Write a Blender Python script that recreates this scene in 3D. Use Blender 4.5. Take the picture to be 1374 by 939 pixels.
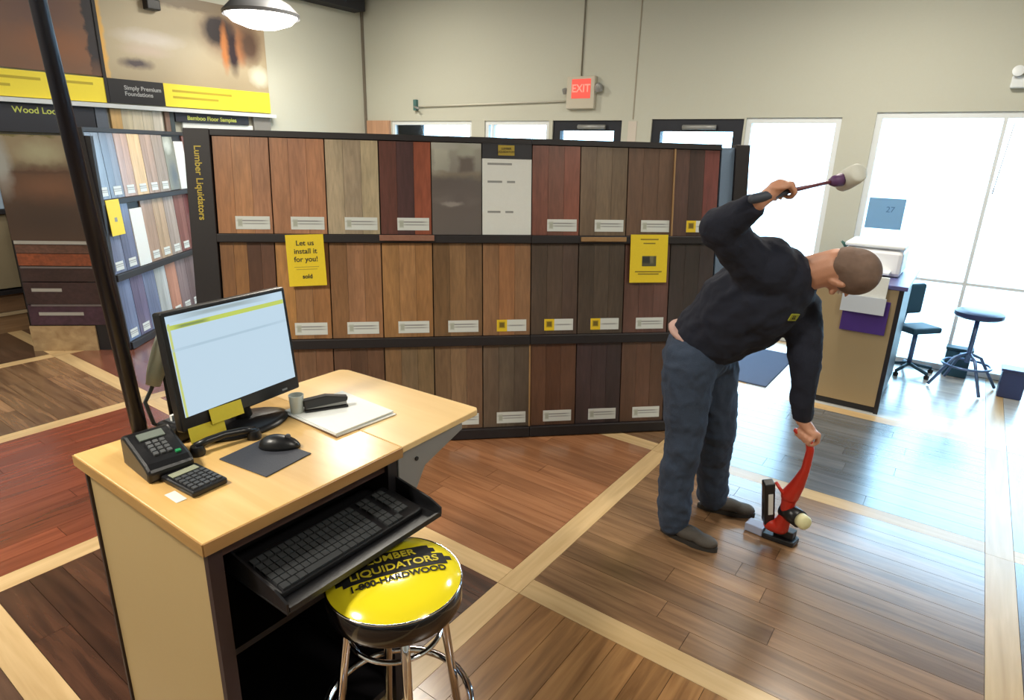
import bpy, bmesh, math, random
from mathutils import Vector, Matrix
for o in list(bpy.data.objects): bpy.data.objects.remove(o)
S = bpy.context.scene
COL = S.collection
R = math.radians
random.seed(7)

# ------------------------------------------------------------------ camera
TH, RO, AZ, FPX, CAM_H = R(17.8), R(1.6), R(125.5), 840.0, 1.8
hd = Vector((math.cos(AZ), math.sin(AZ), 0)); r0 = Vector((math.sin(AZ), -math.cos(AZ), 0))
fw = hd*math.cos(TH) - Vector((0, 0, 1))*math.sin(TH)
u0 = r0.cross(fw)
rr = r0*math.cos(RO) + u0*math.sin(RO); uu = -r0*math.sin(RO) + u0*math.cos(RO)
cd = bpy.data.cameras.new('camera'); cam = bpy.data.objects.new('camera', cd); COL.objects.link(cam)
cam.matrix_world = Matrix(((rr.x, uu.x, -fw.x, 0), (rr.y, uu.y, -fw.y, 0), (rr.z, uu.z, -fw.z, CAM_H), (0, 0, 0, 1)))
cd.sensor_fit = 'HORIZONTAL'; cd.sensor_width = 36; cd.lens = 36*FPX/1374
cd.clip_start = .05; cd.clip_end = 200
S.camera = cam

# ------------------------------------------------------------------ sky, exposure
w = bpy.data.worlds.new('sky'); S.world = w; w.use_nodes = True
wb = w.node_tree.nodes['Background']
wb.inputs[0].default_value = (.46, .74, 1.0, 1); wb.inputs[1].default_value = 11.0
S.view_settings.view_transform = 'Standard'; S.view_settings.look = 'None'
S.view_settings.exposure = 0.0; S.view_settings.gamma = 1.0; S.view_settings.use_curve_mapping = False
try:
    S.cycles.max_bounces = 8; S.cycles.sample_clamp_indirect = 6
except Exception: pass

# ------------------------------------------------------------------ ceiling lamp positions (built by make_lamp below)
LAMPS = [(-6.5, 4.39, 3.06), (-5.85, 4.7, 3.9), (-.7, 4.75, 3.55), (-3.7, 3.3, 3.9), (-2.3, -.9, 3.7), (1.4, 1.4, 3.8), (-5.6, -.4, 3.8)]
LAMP_W = [22, 60, 70, 70, 135, 55, 60]  # the last three are unseen lamps added as interior fill

# ------------------------------------------------------------------ materials
def lin(c): return tuple(((v/255)/12.92 if v/255 <= .04045 else ((v/255+.055)/1.055)**2.4) for v in c)
MC = {}
def newm(name):
    m = bpy.data.materials.new(name); m.use_nodes = True
    return m, m.node_tree.nodes, m.node_tree.links, m.node_tree.nodes['Principled BSDF']
def mat(name, c, rough=.5, metal=0, bump=0, bscale=80, vary=.0, emit=0, coat=0, spec=.5):
    if name in MC: return MC[name]
    m, n, l, b = newm(name); c = lin(c)
    b.inputs['Base Color'].default_value = (*c, 1); b.inputs['Roughness'].default_value = rough
    b.inputs['Metallic'].default_value = metal; b.inputs['Coat Weight'].default_value = coat
    b.inputs['Specular IOR Level'].default_value = spec
    tc = n.new('ShaderNodeTexCoord'); nz = n.new('ShaderNodeTexNoise'); nz.inputs['Scale'].default_value = bscale; nz.inputs['Detail'].default_value = 3
    l.new(tc.outputs['Object'], nz.inputs['Vector'])
    if vary:
        mx = n.new('ShaderNodeMix'); mx.data_type = 'RGBA'
        mx.inputs[6].default_value = (*[v*(1-vary) for v in c], 1); mx.inputs[7].default_value = (*[min(1, v*(1+vary)) for v in c], 1)
        l.new(nz.outputs['Fac'], mx.inputs[0]); l.new(mx.outputs[2], b.inputs['Base Color'])
    if bump:
        bp = n.new('ShaderNodeBump'); bp.inputs['Strength'].default_value = bump; bp.inputs['Distance'].default_value = .01
        l.new(nz.outputs['Fac'], bp.inputs['Height']); l.new(bp.outputs['Normal'], b.inputs['Normal'])
    if emit:
        b.inputs['Emission Color'].default_value = (*c, 1); b.inputs['Emission Strength'].default_value = emit
    MC[name] = m; return m
def wood(name, c1, c2, axis='X', rough=.4, rnd=.25, fine=38, contrast=1.0, coat=0, knots=0):
    if name in MC: return MC[name]
    m, n, l, b = newm(name); c1, c2 = lin(c1), lin(c2)
    g = n.new('ShaderNodeNewGeometry'); oi = n.new('ShaderNodeObjectInfo')
    off = n.new('ShaderNodeVectorMath'); off.operation = 'SCALE'; off.inputs[0].default_value = (37, 23, 51)
    l.new(oi.outputs['Random'], off.inputs['Scale'])
    ad = n.new('ShaderNodeVectorMath'); l.new(g.outputs['Position'], ad.inputs[0]); l.new(off.outputs[0], ad.inputs[1])
    mp = n.new('ShaderNodeMapping'); k = {'X': (2.2, fine, fine), 'Y': (fine, 2.2, fine), 'Z': (fine, fine, 2.2)}[axis]
    mp.inputs['Scale'].default_value = k; l.new(ad.outputs[0], mp.inputs['Vector'])
    nz = n.new('ShaderNodeTexNoise'); nz.inputs['Scale'].default_value = 1; nz.inputs['Detail'].default_value = 5; nz.inputs['Distortion'].default_value = .6
    l.new(mp.outputs[0], nz.inputs['Vector'])
    cr = n.new('ShaderNodeMapRange'); cr.inputs[1].default_value = .5-.22/contrast; cr.inputs[2].default_value = .5+.22/contrast
    l.new(nz.outputs['Fac'], cr.inputs[0])
    mx = n.new('ShaderNodeMix'); mx.data_type = 'RGBA'; mx.inputs[6].default_value = (*c1, 1); mx.inputs[7].default_value = (*c2, 1)
    l.new(cr.outputs[0], mx.inputs[0])
    n2 = n.new('ShaderNodeTexNoise'); n2.inputs['Scale'].default_value = .12; n2.inputs['Detail'].default_value = 2; l.new(mp.outputs[0], n2.inputs['Vector'])
    ma = n.new('ShaderNodeMapRange'); ma.inputs[1].default_value = 0; ma.inputs[2].default_value = 1
    ma.inputs[3].default_value = 1-rnd; ma.inputs[4].default_value = 1+rnd; l.new(oi.outputs['Random'], ma.inputs[0])
    m3 = n.new('ShaderNodeMapRange'); m3.inputs[1].default_value = .3; m3.inputs[2].default_value = .7; m3.inputs[3].default_value = .82; m3.inputs[4].default_value = 1.18
    l.new(n2.outputs['Fac'], m3.inputs[0])
    mu = n.new('ShaderNodeMath'); mu.operation = 'MULTIPLY'; l.new(ma.outputs[0], mu.inputs[0]); l.new(m3.outputs[0], mu.inputs[1])
    sc = n.new('ShaderNodeVectorMath'); sc.operation = 'SCALE'; l.new(mx.outputs[2], sc.inputs[0]); l.new(mu.outputs[0], sc.inputs['Scale'])
    l.new(sc.outputs[0], b.inputs['Base Color'])
    b.inputs['Roughness'].default_value = rough; b.inputs['Coat Weight'].default_value = coat; b.inputs['Coat Roughness'].default_value = .2
    bp = n.new('ShaderNodeBump'); bp.inputs['Strength'].default_value = .12; bp.inputs['Distance'].default_value = .002
    l.new(nz.outputs['Fac'], bp.inputs['Height']); l.new(bp.outputs['Normal'], b.inputs['Normal'])
    MC[name] = m; return m
def printed(name, base, shapes, rough=.45, noise=.08, emit=0):
    """flat print: soft ellipses / rectangles over a base colour in the object's own XY metres"""
    m, n, l, b = newm(name)
    tc = n.new('ShaderNodeTexCoord')
    nz = n.new('ShaderNodeTexNoise'); nz.inputs['Scale'].default_value = 14; nz.inputs['Detail'].default_value = 4
    l.new(tc.outputs['Object'], nz.inputs['Vector'])
    wv = n.new('ShaderNodeVectorMath'); wv.operation = 'MULTIPLY_ADD'; wv.inputs[1].default_value = (noise, noise, 0); wv.inputs[2].default_value = (-noise/2, -noise/2, 0)
    l.new(nz.outputs['Color'], wv.inputs[0])
    pv = n.new('ShaderNodeVectorMath'); l.new(tc.outputs['Object'], pv.inputs[0]); l.new(wv.outputs[0], pv.inputs[1])
    cur = None; c0 = (*lin(base), 1)
    for (kind, cx, cy, rx, ry, col, soft) in shapes:
        mp = n.new('ShaderNodeMapping'); mp.vector_type = 'POINT'
        mp.inputs['Scale'].default_value = (1/rx, 1/ry, 0); mp.inputs['Location'].default_value = (-cx/rx, -cy/ry, 0)
        l.new((pv if soft > .01 else tc).outputs[0 if soft > .01 else 'Object'], mp.inputs['Vector'])
        if kind == 'e':
            ln = n.new('ShaderNodeVectorMath'); ln.operation = 'LENGTH'; l.new(mp.outputs[0], ln.inputs[0]); dist = ln.outputs['Value']
        else:
            ab = n.new('ShaderNodeVectorMath'); ab.operation = 'ABSOLUTE'; l.new(mp.outputs[0], ab.inputs[0])
            sp = n.new('ShaderNodeSeparateXYZ'); l.new(ab.outputs[0], sp.inputs[0])
            mm = n.new('ShaderNodeMath'); mm.operation = 'MAXIMUM'; l.new(sp.outputs[0], mm.inputs[0]); l.new(sp.outputs[1], mm.inputs[1]); dist = mm.outputs[0]
        mr = n.new('ShaderNodeMapRange'); mr.inputs[1].default_value = 1+soft; mr.inputs[2].default_value = 1-soft-.001
        l.new(dist, mr.inputs[0])
        mx = n.new('ShaderNodeMix'); mx.data_type = 'RGBA'; mx.inputs[7].default_value = (*lin(col), 1)
        l.new(mr.outputs[0], mx.inputs[0])
        if cur: l.new(cur, mx.inputs[6])
        else: mx.inputs[6].default_value = c0
        cur = mx.outputs[2]
    if cur: l.new(cur, b.inputs['Base Color'])
    else: b.inputs['Base Color'].default_value = c0
    if emit:
        if cur: l.new(cur, b.inputs['Emission Color'])
        b.inputs['Emission Strength'].default_value = emit; b.inputs['Base Color'].default_value = (.02, .02, .02, 1)
        for k in list(b.inputs['Base Color'].links): l.remove(k)
    b.inputs['Roughness'].default_value = rough
    return m
def emissive(name, c, s):
    m, n, l, b = newm(name); b.inputs['Roughness'].default_value = .6; b.inputs['Emission Color'].default_value = (*c, 1); b.inputs['Emission Strength'].default_value = s
    b.inputs['Base Color'].default_value = (.25*c[0], .25*c[1], .25*c[2], 1); return m
def glass_pane():
    m, n, l, b = newm('window glass'); out = n['Material Output']
    tr = n.new('ShaderNodeBsdfTransparent'); gl = n.new('ShaderNodeBsdfGlossy'); gl.inputs['Roughness'].default_value = .02
    fr = n.new('ShaderNodeFresnel'); fr.inputs[0].default_value = 1.45; mx = n.new('ShaderNodeMixShader')
    tr.inputs[0].default_value = (.93, .97, .98, 1)
    l.new(fr.outputs[0], mx.inputs[0]); l.new(tr.outputs[0], mx.inputs[1]); l.new(gl.outputs[0], mx.inputs[2]); l.new(mx.outputs[0], out.inputs[0]); return m
GLASS = glass_pane()
BLACK = mat('black laminate', (30, 28, 32), .45, vary=.15)
BLACKPL = mat('black plastic', (24, 24, 27), .35, bump=.05)
RACKBLK = mat('black rack board', (33, 27, 29), .5, vary=.2)
PALEMETAL = mat('grey painted metal', (150, 150, 148), .4, .3)
CHROME = mat('chrome', (225, 225, 230), .07, 1.0)
YEL = mat('yellow card', (244, 214, 40), .5, vary=.04)
WHITE = mat('white paper', (232, 234, 230), .6, vary=.03)
INK = mat('black ink', (28, 27, 30), .6, vary=.1)
GREYINK = mat('grey ink', (150, 152, 150), .6, vary=.1)

# ------------------------------------------------------------------ mesh helpers
def bm_box(bm, x0, x1, y0, y1, z0, z1):
    vs = [bm.verts.new(p) for p in ((x0,y0,z0),(x1,y0,z0),(x1,y1,z0),(x0,y1,z0),(x0,y0,z1),(x1,y0,z1),(x1,y1,z1),(x0,y1,z1))]
    for f in ((3,2,1,0),(4,5,6,7),(0,1,5,4),(1,2,6,5),(2,3,7,6),(3,0,4,7)): bm.faces.new([vs[i] for i in f])
def bm_prism(bm, pts, z0, z1):
    lo = [bm.verts.new((x, y, z0)) for x, y in pts]; hi = [bm.verts.new((x, y, z1)) for x, y in pts]
    bm.faces.new(lo[::-1]); bm.faces.new(hi)
    k = len(pts)
    for i in range(k): bm.faces.new((lo[i], lo[(i+1) % k], hi[(i+1) % k], hi[i]))
def bm_tube(bm, pts, rad, seg=12, caps=True):
    pts = [Vector(p) for p in pts]; rads = rad if isinstance(rad, (list, tuple)) else [rad]*len(pts)
    rings = []; prev = None
    for i, p in enumerate(pts):
        t = (pts[min(i+1, len(pts)-1)]-pts[max(i-1, 0)]).normalized()
        a = prev if prev else (Vector((0, 0, 1)) if abs(t.z) < .9 else Vector((1, 0, 0)))
        b = t.cross(a).normalized(); a2 = b.cross(t).normalized(); prev = a2
        rings.append([bm.verts.new(p+(a2*math.cos(q)+b*math.sin(q))*rads[i]) for q in [2*math.pi*k/seg for k in range(seg)]])
    for A, B in zip(rings, rings[1:]):
        for k in range(seg): bm.faces.new((A[k], A[(k+1) % seg], B[(k+1) % seg], B[k]))
    if caps: bm.faces.new(rings[0][::-1]); bm.faces.new(rings[-1])
def bm_lathe(bm, prof, c=(0, 0, 0), seg=36):
    rings = []
    for r_, z in prof:
        rings.append([bm.verts.new((c[0]+r_*math.cos(2*math.pi*k/seg), c[1]+r_*math.sin(2*math.pi*k/seg), c[2]+z)) for k in range(seg)] if r_ > 1e-5 else [bm.verts.new((c[0], c[1], c[2]+z))])
    for A, B in zip(rings, rings[1:]):
        for k in range(seg):
            q = (k+1) % seg
            f = (A[0], B[q], B[k]) if len(A) == 1 else (A[k], A[q], B[0]) if len(B) == 1 else (A[k], A[q], B[q], B[k])
            bm.faces.new(f)
def bm_ring(bm, c, R_, r_, seg=40, rs=8):
    g = [[bm.verts.new((c[0]+(R_+r_*math.cos(b))*math.cos(a), c[1]+(R_+r_*math.cos(b))*math.sin(a), c[2]+r_*math.sin(b))) for b in [2*math.pi*j/rs for j in range(rs)]] for a in [2*math.pi*i/seg for i in range(seg)]]
    for i in range(seg):
        for j in range(rs): bm.faces.new((g[i][j], g[(i+1) % seg][j], g[(i+1) % seg][(j+1) % rs], g[i][(j+1) % rs]))
def obj(name, bm, m, parent=None, bevel=0, smooth=False, M=None):
    me = bpy.data.meshes.new(name)
    bmesh.ops.recalc_face_normals(bm, faces=bm.faces)
    bm.to_mesh(me); bm.free()
    if smooth:
        for p in me.polygons: p.use_smooth = True
    me.materials.append(m)
    o = bpy.data.objects.new(name, me); COL.objects.link(o)
    if parent: o.parent = parent
    if M is not None: o.matrix_local = M
    if bevel:
        bv = o.modifiers.new('bevel', 'BEVEL'); bv.width = bevel; bv.segments = 2; bv.limit_method = 'ANGLE'
    return o
def box(name, x0, x1, y0, y1, z0, z1, m, parent=None, bevel=0, M=None):
    bm = bmesh.new(); bm_box(bm, x0, x1, y0, y1, z0, z1); return obj(name, bm, m, parent, bevel, M=M)
def tube(name, pts, rad, m, parent=None, seg=12):
    bm = bmesh.new(); bm_tube(bm, pts, rad, seg); return obj(name, bm, m, parent, smooth=True)
def lathe(name, prof, m, parent=None, c=(0, 0, 0), seg=36, M=None):
    bm = bmesh.new(); bm_lathe(bm, prof, c, seg); o = obj(name, bm, m, parent, smooth=True, M=M)
    es = o.modifiers.new('edges', 'EDGE_SPLIT'); es.split_angle = R(50); return o
def tag(o, label, cat, group=None, kind=None):
    o['label'] = label; o['category'] = cat
    if group: o['group'] = group
    if kind: o['kind'] = kind
    return o
def struct(o): o['kind'] = 'structure'; return o
def thing(name, label, cat, M=None, group=None):
    o = bpy.data.objects.new(name, None); o.empty_display_size = .05; COL.objects.link(o)
    if M is not None: o.matrix_world = M
    return tag(o, label, cat, group)
def frame(origin, x, y):
    x = Vector(x).normalized(); y = Vector(y); y = (y-x*y.dot(x)).normalized(); z = x.cross(y); o = Vector(origin)
    return Matrix(((x.x, y.x, z.x, o.x), (x.y, y.y, z.y, o.y), (x.z, y.z, z.z, o.z), (0, 0, 0, 1)))
def T(x, y, z): return Matrix.Translation((x, y, z))
def text(name, body, size, m, parent=None, M=None, align='CENTER', sx=1, bold=0, spacing=1):
    cu = bpy.data.curves.new(name, 'FONT'); cu.body = body; cu.size = size; cu.align_x = align; cu.align_y = 'CENTER'
    cu.extrude = .0006; cu.offset = bold; cu.space_line = spacing
    t = bpy.data.objects.new(name, cu); COL.objects.link(t)
    bpy.context.view_layer.update()
    me = bpy.data.meshes.new_from_object(t.evaluated_get(bpy.context.evaluated_depsgraph_get()))
    bpy.data.objects.remove(t); me.materials.clear(); me.materials.append(m)
    o = bpy.data.objects.new(name, me); COL.objects.link(o)
    if parent: o.parent = parent
    MM = (M or Matrix.Identity(4)) @ Matrix.Diagonal((sx, 1, 1, 1))
    if parent: o.matrix_local = MM
    else: o.matrix_world = MM
    return o

# ================================================================== SETTING
YW, XL, XR, YB, ZC = 6.61, -7.444, 3.2, -3.2, 4.6
SUB = mat('floor mortar base', (60, 45, 34), .7, vary=.2)
floor = struct(box('floor', -9.2, XR, YB, YW+.15, -.12, -.008, SUB))
# floor cells: showroom grid of plank samples between pale wooden strips
XS = [-7.75, -6.18, -4.6, -3.0, -1.3, .43, 2.1]
YS = [-2.8, -1.15, .45, 1.9, 3.52, 4.97]
STRIP = wood('pale maple strip', (190, 158, 112), (212, 182, 136), 'X', .3, .06, 30)
STRIPY = wood('pale maple strip long', (190, 158, 112), (212, 182, 136), 'Y', .3, .06, 30)
F = {
 'tobacco': [(108, 80, 56), (150, 116, 84)], 'honey': [(120, 84, 50), (168, 124, 78)], 'slate': [(78, 84, 90), (104, 108, 112)],
 'tile': [(176, 178, 176), (204, 204, 200)], 'orange': [(138, 90, 58), (168, 116, 80)], 'dark': [(56, 36, 28), (92, 60, 44)],
 'red': [(112, 54, 36), (140, 72, 50)], 'rustic': [(96, 66, 46), (152, 116, 84)], 'mauve': [(104, 58, 44), (136, 84, 66)], 'umber': [(66, 46, 36), (96, 70, 54)]}
def fm(k, ax): return wood('floor ' + k + ax, F[k][0], F[k][1], ax, .27, .16 if k not in ('rustic', 'dark') else .3, 26, 1.1, coat=.8)
cells = {  # (column, row): (kind, grain axis)
 (4, 3): ('tobacco', 'X'), (4, 4): ('slate', 'X'), (4, 5): ('tile', 'X'), (4, 2): ('honey', 'Y'), (3, 3): ('orange', 'X'), (3, 2): ('dark', 'X'),
 (2, 2): ('red', 'Y'), (2, 3): ('mauve', 'X'), (1, 2): ('rustic', 'X'), (1, 3): ('mauve', 'X'), (0, 2): ('umber', 'X'), (0, 3): ('umber', 'X'), (3, 1): ('umber', 'X'),
 (2, 1): ('dark', 'Y'), (5, 3): ('umber', 'Y'), (5, 4): ('slate', 'Y'), (5, 5): ('tile', 'X'), (5, 2): ('umber', 'Y'), (3, 4): ('tobacco', 'X'), (3, 5): ('tile', 'X'), (4, 1): ('tobacco', 'X'),
 (2, 4): ('umber', 'X'), (1, 4): ('umber', 'X'), (2, 5): ('tile', 'X'), (1, 5): ('tile', 'X'), (0, 4): ('umber', 'X'), (0, 5): ('tile', 'X')}
YS2 = YS + [YW]
pm = bpy.data.meshes.new('plank'); bm = bmesh.new(); bm_box(bm, 0, 1, 0, 1, -.01, 0)
bmesh.ops.bevel(bm, geom=[e for e in bm.edges if all(v.co.z > -.001 for v in e.verts)], offset=.0, segments=1, affect='EDGES'); bm.to_mesh(pm); bm.free()
pmeshes = {}
nplank = [0]
def lay(x0, x1, y0, y1, m, name='plank'):
    if m.name not in pmeshes:
        c = pm.copy(); c.materials.append(m); pmeshes[m.name] = c
    o = bpy.data.objects.new(name, pmeshes[m.name]); COL.objects.link(o); o.parent = floor
    o.location = (x0+.001, y0+.001, 0); o.scale = (x1-x0-.002, y1-y0-.002, 1); nplank[0] += 1
hw = .057
near = {(4, 3), (4, 2), (3, 3), (4, 4), (3, 2), (2, 2), (1, 2), (2, 3)}
for (i, j), (k, ax) in cells.items():
    x0, x1, y0, y1 = XS[i]+hw, XS[i+1]-hw, YS2[j]+hw, YS2[j+1]-(hw if j < 5 else 0)
    m = fm(k, ax)
    if (i, j) in near:
        wdt = .118 if k != 'tile' else .3
    else: wdt = .3
    a0, a1, b0, b1 = (x0, x1, y0, y1) if ax == 'X' else (y0, y1, x0, x1)
    nr = max(1, round((b1-b0)/wdt)); st = (b1-b0)/nr
    for r_ in range(nr):
        c0, c1 = b0+r_*st, b0+(r_+1)*st
        cut = a0 + (a1-a0)*(.25+.5*random.random())
        segs = [(a0, cut), (cut, a1)] if (i, j) in near else [(a0, a1)]
        for s0, s1 in segs:
            if ax == 'X': lay(s0, s1, c0, c1, m)
            else: lay(c0, c1, s0, s1, m)
for x in XS[1:]:       # long strips along the shop
    for y0, y1 in zip(YS2[:-1], YS2[1:]): lay(x-hw, x+hw, y0-hw, y1-hw if y1 < YW else y1, STRIPY, 'border_strip')
for y in YS[1:]:
    for x0, x1 in zip(XS[:-1], XS[1:]): lay(x0+hw, x1-hw, y-hw, y+hw, STRIP, 'border_strip')

WALL = mat('greige wall paint', (192, 192, 178), .8, bump=.03, bscale=60, vary=.02)
def wall_y(name, y0, y1, xa, xb, za, zb, holes, m):
    """wall slab in the XZ plane with rectangular openings"""
    xs = sorted({xa, xb, *[h[0] for h in holes], *[h[1] for h in holes]}); zs = sorted({za, zb, *[h[2] for h in holes], *[h[3] for h in holes]})
    bm = bmesh.new()
    for i in range(len(xs)-1):
        for j in range(len(zs)-1):
            cx, cz = (xs[i]+xs[i+1])/2, (zs[j]+zs[j+1])/2
            if not any(h[0] < cx < h[1] and h[2] < cz < h[3] for h in holes): bm_box(bm, xs[i], xs[i+1], y0, y1, zs[j], zs[j+1])
    bmesh.ops.remove_doubles(bm, verts=bm.verts, dist=1e-5)
    return struct(obj(name, bm, m))
OPEN = [(-6.92, -5.45, 1.0, 2.13), (-5.24, -4.27, 1.0, 2.13), (-4.22, -3.32, 0, 2.13), (-2.97, -2.0, 0, 2.14), (-1.98, -1.13, 0, 2.15), (-.86, 1.9, 0, 2.19)]
wall_y('wall_back', YW, YW+.2, XL-.2, XR, 0, ZC, OPEN, WALL)
struct(box('wall_left', XL-.2, XL, YB, YW, -.0, ZC, WALL))
struct(box('wall_right', XR, XR+.2, YB, YW+.2, 0, ZC, WALL))
struct(box('wall_front', XL-.2, XR, YB-.2, YB, 0, ZC, WALL))
struct(box('ceiling', XL-.2, XR+.2, YB-.2, YW+.2, ZC, ZC+.15, mat('dark ceiling paint', (52, 52, 56), .9)))
struct(box('trim_1', XL, XL+.22, 1.0, 6.48, 3.52, ZC, mat('charcoal bulkhead paint', (48, 48, 52), .9)))
struct(box('trim_2', XL, XL+.03, YW-.03, YW, 0, ZC, mat('painted corner shade', (120, 112, 100), .8)))  # dark strip standing in for the shade in the wall corner
# vertical joints in the back wall
for k, (x, z0) in enumerate(((-3.86, 2.55), (-3.19, 2.14))):
    struct(box('trim_%d' % (k+3), x-.006, x+.006, YW-.006, YW, z0, ZC, mat('joint filler', (160, 152, 135), .8)))
FRAME = mat('bronze window frame', (44, 46, 54), .4, .4)
ALU = mat('white window frame', (225, 230, 232), .4)
def window(name, x0, x1, z0, z1, bars, m, mull=(), y=YW+.03):
    root = struct(box(name, x0+.05, x1-.05, y+.02, y+.028, z0+.05, z1-.05, GLASS))
    bm = bmesh.new()
    for a in ((x0, x0+.05, z0, z1), (x1-.05, x1, z0, z1), (x0+.05, x1-.05, z1-.05, z1), (x0+.05, x1-.05, z0, z0+.05)): bm_box(bm, a[0], a[1], y-.01, y+.06, a[2], a[3])
    obj('frame', bm, m, root)
    for z in bars: box('transom_bar', x0+.05, x1-.05, y-.01, y+.06, z-.012, z+.012, m, root)
    for xx in mull: box('mullion', xx-.014, xx+.014, y-.013, y+.063, z0+.05, z1-.05, m, root)
window('window_1', *OPEN[0][:2], *OPEN[0][2:], (), ALU)
window('window_2', *OPEN[1][:2], *OPEN[1][2:], (), ALU, (-5.12,))
window('window_3', *OPEN[4][:2], 0.0, 2.15, (), ALU)
window('window_4', *OPEN[5][:2], 0.0, 2.19, (.79,), ALU, (.06, 1.0))
# storefront doors
for k, (x0, x1, z0, z1) in enumerate((OPEN[2], OPEN[3])):
    root = struct(box('door_%d' % (k+1), x0+.1, x1-.1, YW+.05, YW+.058, .25, 2.02, GLASS))
    bm = bmesh.new()
    for a in ((x0, x0+.1, 0, z1), (x1-.1, x1, 0, z1), (x0+.1, x1-.1, 2.02, z1), (x0+.1, x1-.1, 0, .25)): bm_box(bm, a[0], a[1], YW+.02, YW+.1, a[2], a[3])
    obj('door_frame', bm, FRAME, root)
    tube('push_bar', [(x0+.1, YW-.02, 1.0), (x1-.1, YW-.02, 1.0)], .016, PALEMETAL, root)
    tube('door_closer', [(x0+.35, YW-.0, 2.06), (x0+.7, YW-.0, 2.06)], .025, PALEMETAL, root)
struct(box('ground_outside', -30, 30, YW+.2, 60, -.15, -.03, mat('pale concrete outside', (200, 200, 198), .9, vary=.05)))
# pale ledge rail above the left wall displays
struct(box('trim_5', XL, XL+.10, 1.0, 5.05, 2.09, 2.13, mat('white ledge paint', (214, 218, 220), .5)))

# ================================================================== LAMPS
LENS = emissive('lamp lens glow', (1.0, .95, .86), 7)
HOUS = mat('spun aluminium housing', (120, 120, 122), .5, .6)
labs = ['round bowl-lens ceiling lamp glowing in front of the left wall poster', 'round ceiling lamp high above the far left corner', 'round ceiling lamp above the reception counter', 'round ceiling lamp above the sample racks', 'unseen fill lamp added above the desk',
        'unseen fill lamp added above the right part of the floor', 'unseen fill lamp added above the far left aisle']
for i, (x, y, z) in enumerate(LAMPS):
    t = thing('ceiling_lamp', labs[i], 'lamp', T(x, y, z), 'round ceiling lamps')
    lathe('lens', [(0, -.12), (.16, -.11), (.30, -.06), (.36, 0), (.36, .02), (0, .02)], LENS, t)
    lathe('housing', [(.385, -.005), (.39, .03), (.30, .12), (.14, .2), (.1, .34), (0, .34)], HOUS, t)
    tube('hanging_rod', [(0, 0, .33), (0, 0, ZC-z)], .012, HOUS, t)
    ld = bpy.data.lights.new('bulb', 'AREA'); ld.shape = 'DISK'; ld.size = .6; ld.energy = LAMP_W[i]; ld.color = (1, .93, .80)
    lo = bpy.data.objects.new('bulb', ld); COL.objects.link(lo); lo.parent = t; lo.location = (0, 0, -.14)

# ================================================================== SAMPLE RACKS
s2 = math.sqrt(.5)
P0 = Vector((-2.095, 3.151, 0)); D1 = Vector((s2, s2, 0)); NB = Vector((-s2, s2, 0))
UP = Vector((0, 0, math.cos(R(8)))) + NB*math.sin(R(8))
MR = frame(P0, D1, UP)     # local x along the rack, y up the leaning face, z out of the face
ROWS = [(.066, .612), (.672, 1.250), (1.300, 1.842)]
LABEL = printed('price label print', (222, 226, 222), [('r', 0, .012, .075, .004, (150, 150, 150), .3), ('r', .01, -.004, .07, .004, (170, 172, 170), .3), ('r', -.07, 0, .012, .02, (180, 184, 170), .3)], noise=.0)
LABELY = printed('price label print with yellow end', (222, 226, 222), [('r', -.062, 0, .033, .04, (240, 205, 40), 0), ('r', -.062, .004, .018, .018, (120, 100, 30), .3), ('r', .03, 0, .05, .004, (160, 162, 160), .3)], noise=0)
def rack(M, x0, x1, label, trims, trim_label=None, depth=.42, nbays=None):
    t = thing('sample_rack', label, 'display rack', M, 'flooring sample racks')
    box('back_panel', x0, x1, .0, 1.875, -.03, -.001, RACKBLK, t)
    for (a, b) in ((0, .064), (.612, .67), (1.25, 1.298)): box('shelf_ledge', x0, x1, a, b, -.0, .045, RACKBLK, t, .004)
    box('top_rail', x0, x1, 1.845, 1.878, 0, .022, RACKBLK, t)
    bm = bmesh.new()   # wedge carcass standing on the floor behind the leaning face
    sl = math.tan(R(8)); c, s_ = math.cos(R(8)), math.sin(R(8))
    for xe in ((x0, x0+.03), (x1-.03, x1)):
        pts = [(-.001, -.031), (1.86, -.031), (1.86*1.0, -.12), (.05, -depth)]
        lo = [bm.verts.new((xe[0], a, b)) for a, b in pts]; hi = [bm.verts.new((xe[1], a, b)) for a, b in pts]
        bm.faces.new(lo); bm.faces.new(hi[::-1])
        for i in range(4): bm.faces.new((lo[i], lo[(i+1) % 4], hi[(i+1) % 4], hi[i]))
    obj('carcass', bm, RACKBLK, t)
    for (a, b) in trims:
        box('side_trim', a, b, 0, 1.878, -.03, .03, RACKBLK, t, .003)
    return t
bmesh_cache = {}
def sample(M, x0, x1, y0, y1, cols, label, lab=None, rough=.38, group='flooring samples on the main rack', thick=.014, lw=.19, seed=0):
    def soft(c):
        g_ = sum(c)/3; return tuple(int(min(255, (v*.9+g_*.1)*1.04+7)) for v in c)
    cols = [soft(c) for c in cols]
    t = thing('flooring_sample', label, 'flooring sample', M @ T((x0+x1)/2, y0, 0), group)
    w_ = (x1-x0)-.006; k = len(cols); h_ = y1-y0-.002
    ww = [1]*k; tot = sum(ww); a = -w_/2
    for c in cols:
        b_ = a + w_/k
        m = wood('board %d %d %d' % c, tuple(int(v*.93+4) for v in c), tuple(min(255, int(v*1.16+5)) for v in c), 'Z', rough, .07, 60, .8)
        box('plank', a+.0007, b_-.0007, .001, h_, .001, thick, m, t); a = b_
    if lab:
        m = LABELY if lab[2] else LABEL
        lx = (lab[0]+lab[1])/2-(x0+x1)/2
        o = box('price_label', -lw/2, lw/2, -.037, .037, 0, .002, m, t, M=T(lx, .062, thick+.0005))
    return t
rack(MR, -1.845, -.001, 'left half of the main black sample rack, behind the monitor', [(-1.985, -1.846)])
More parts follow.
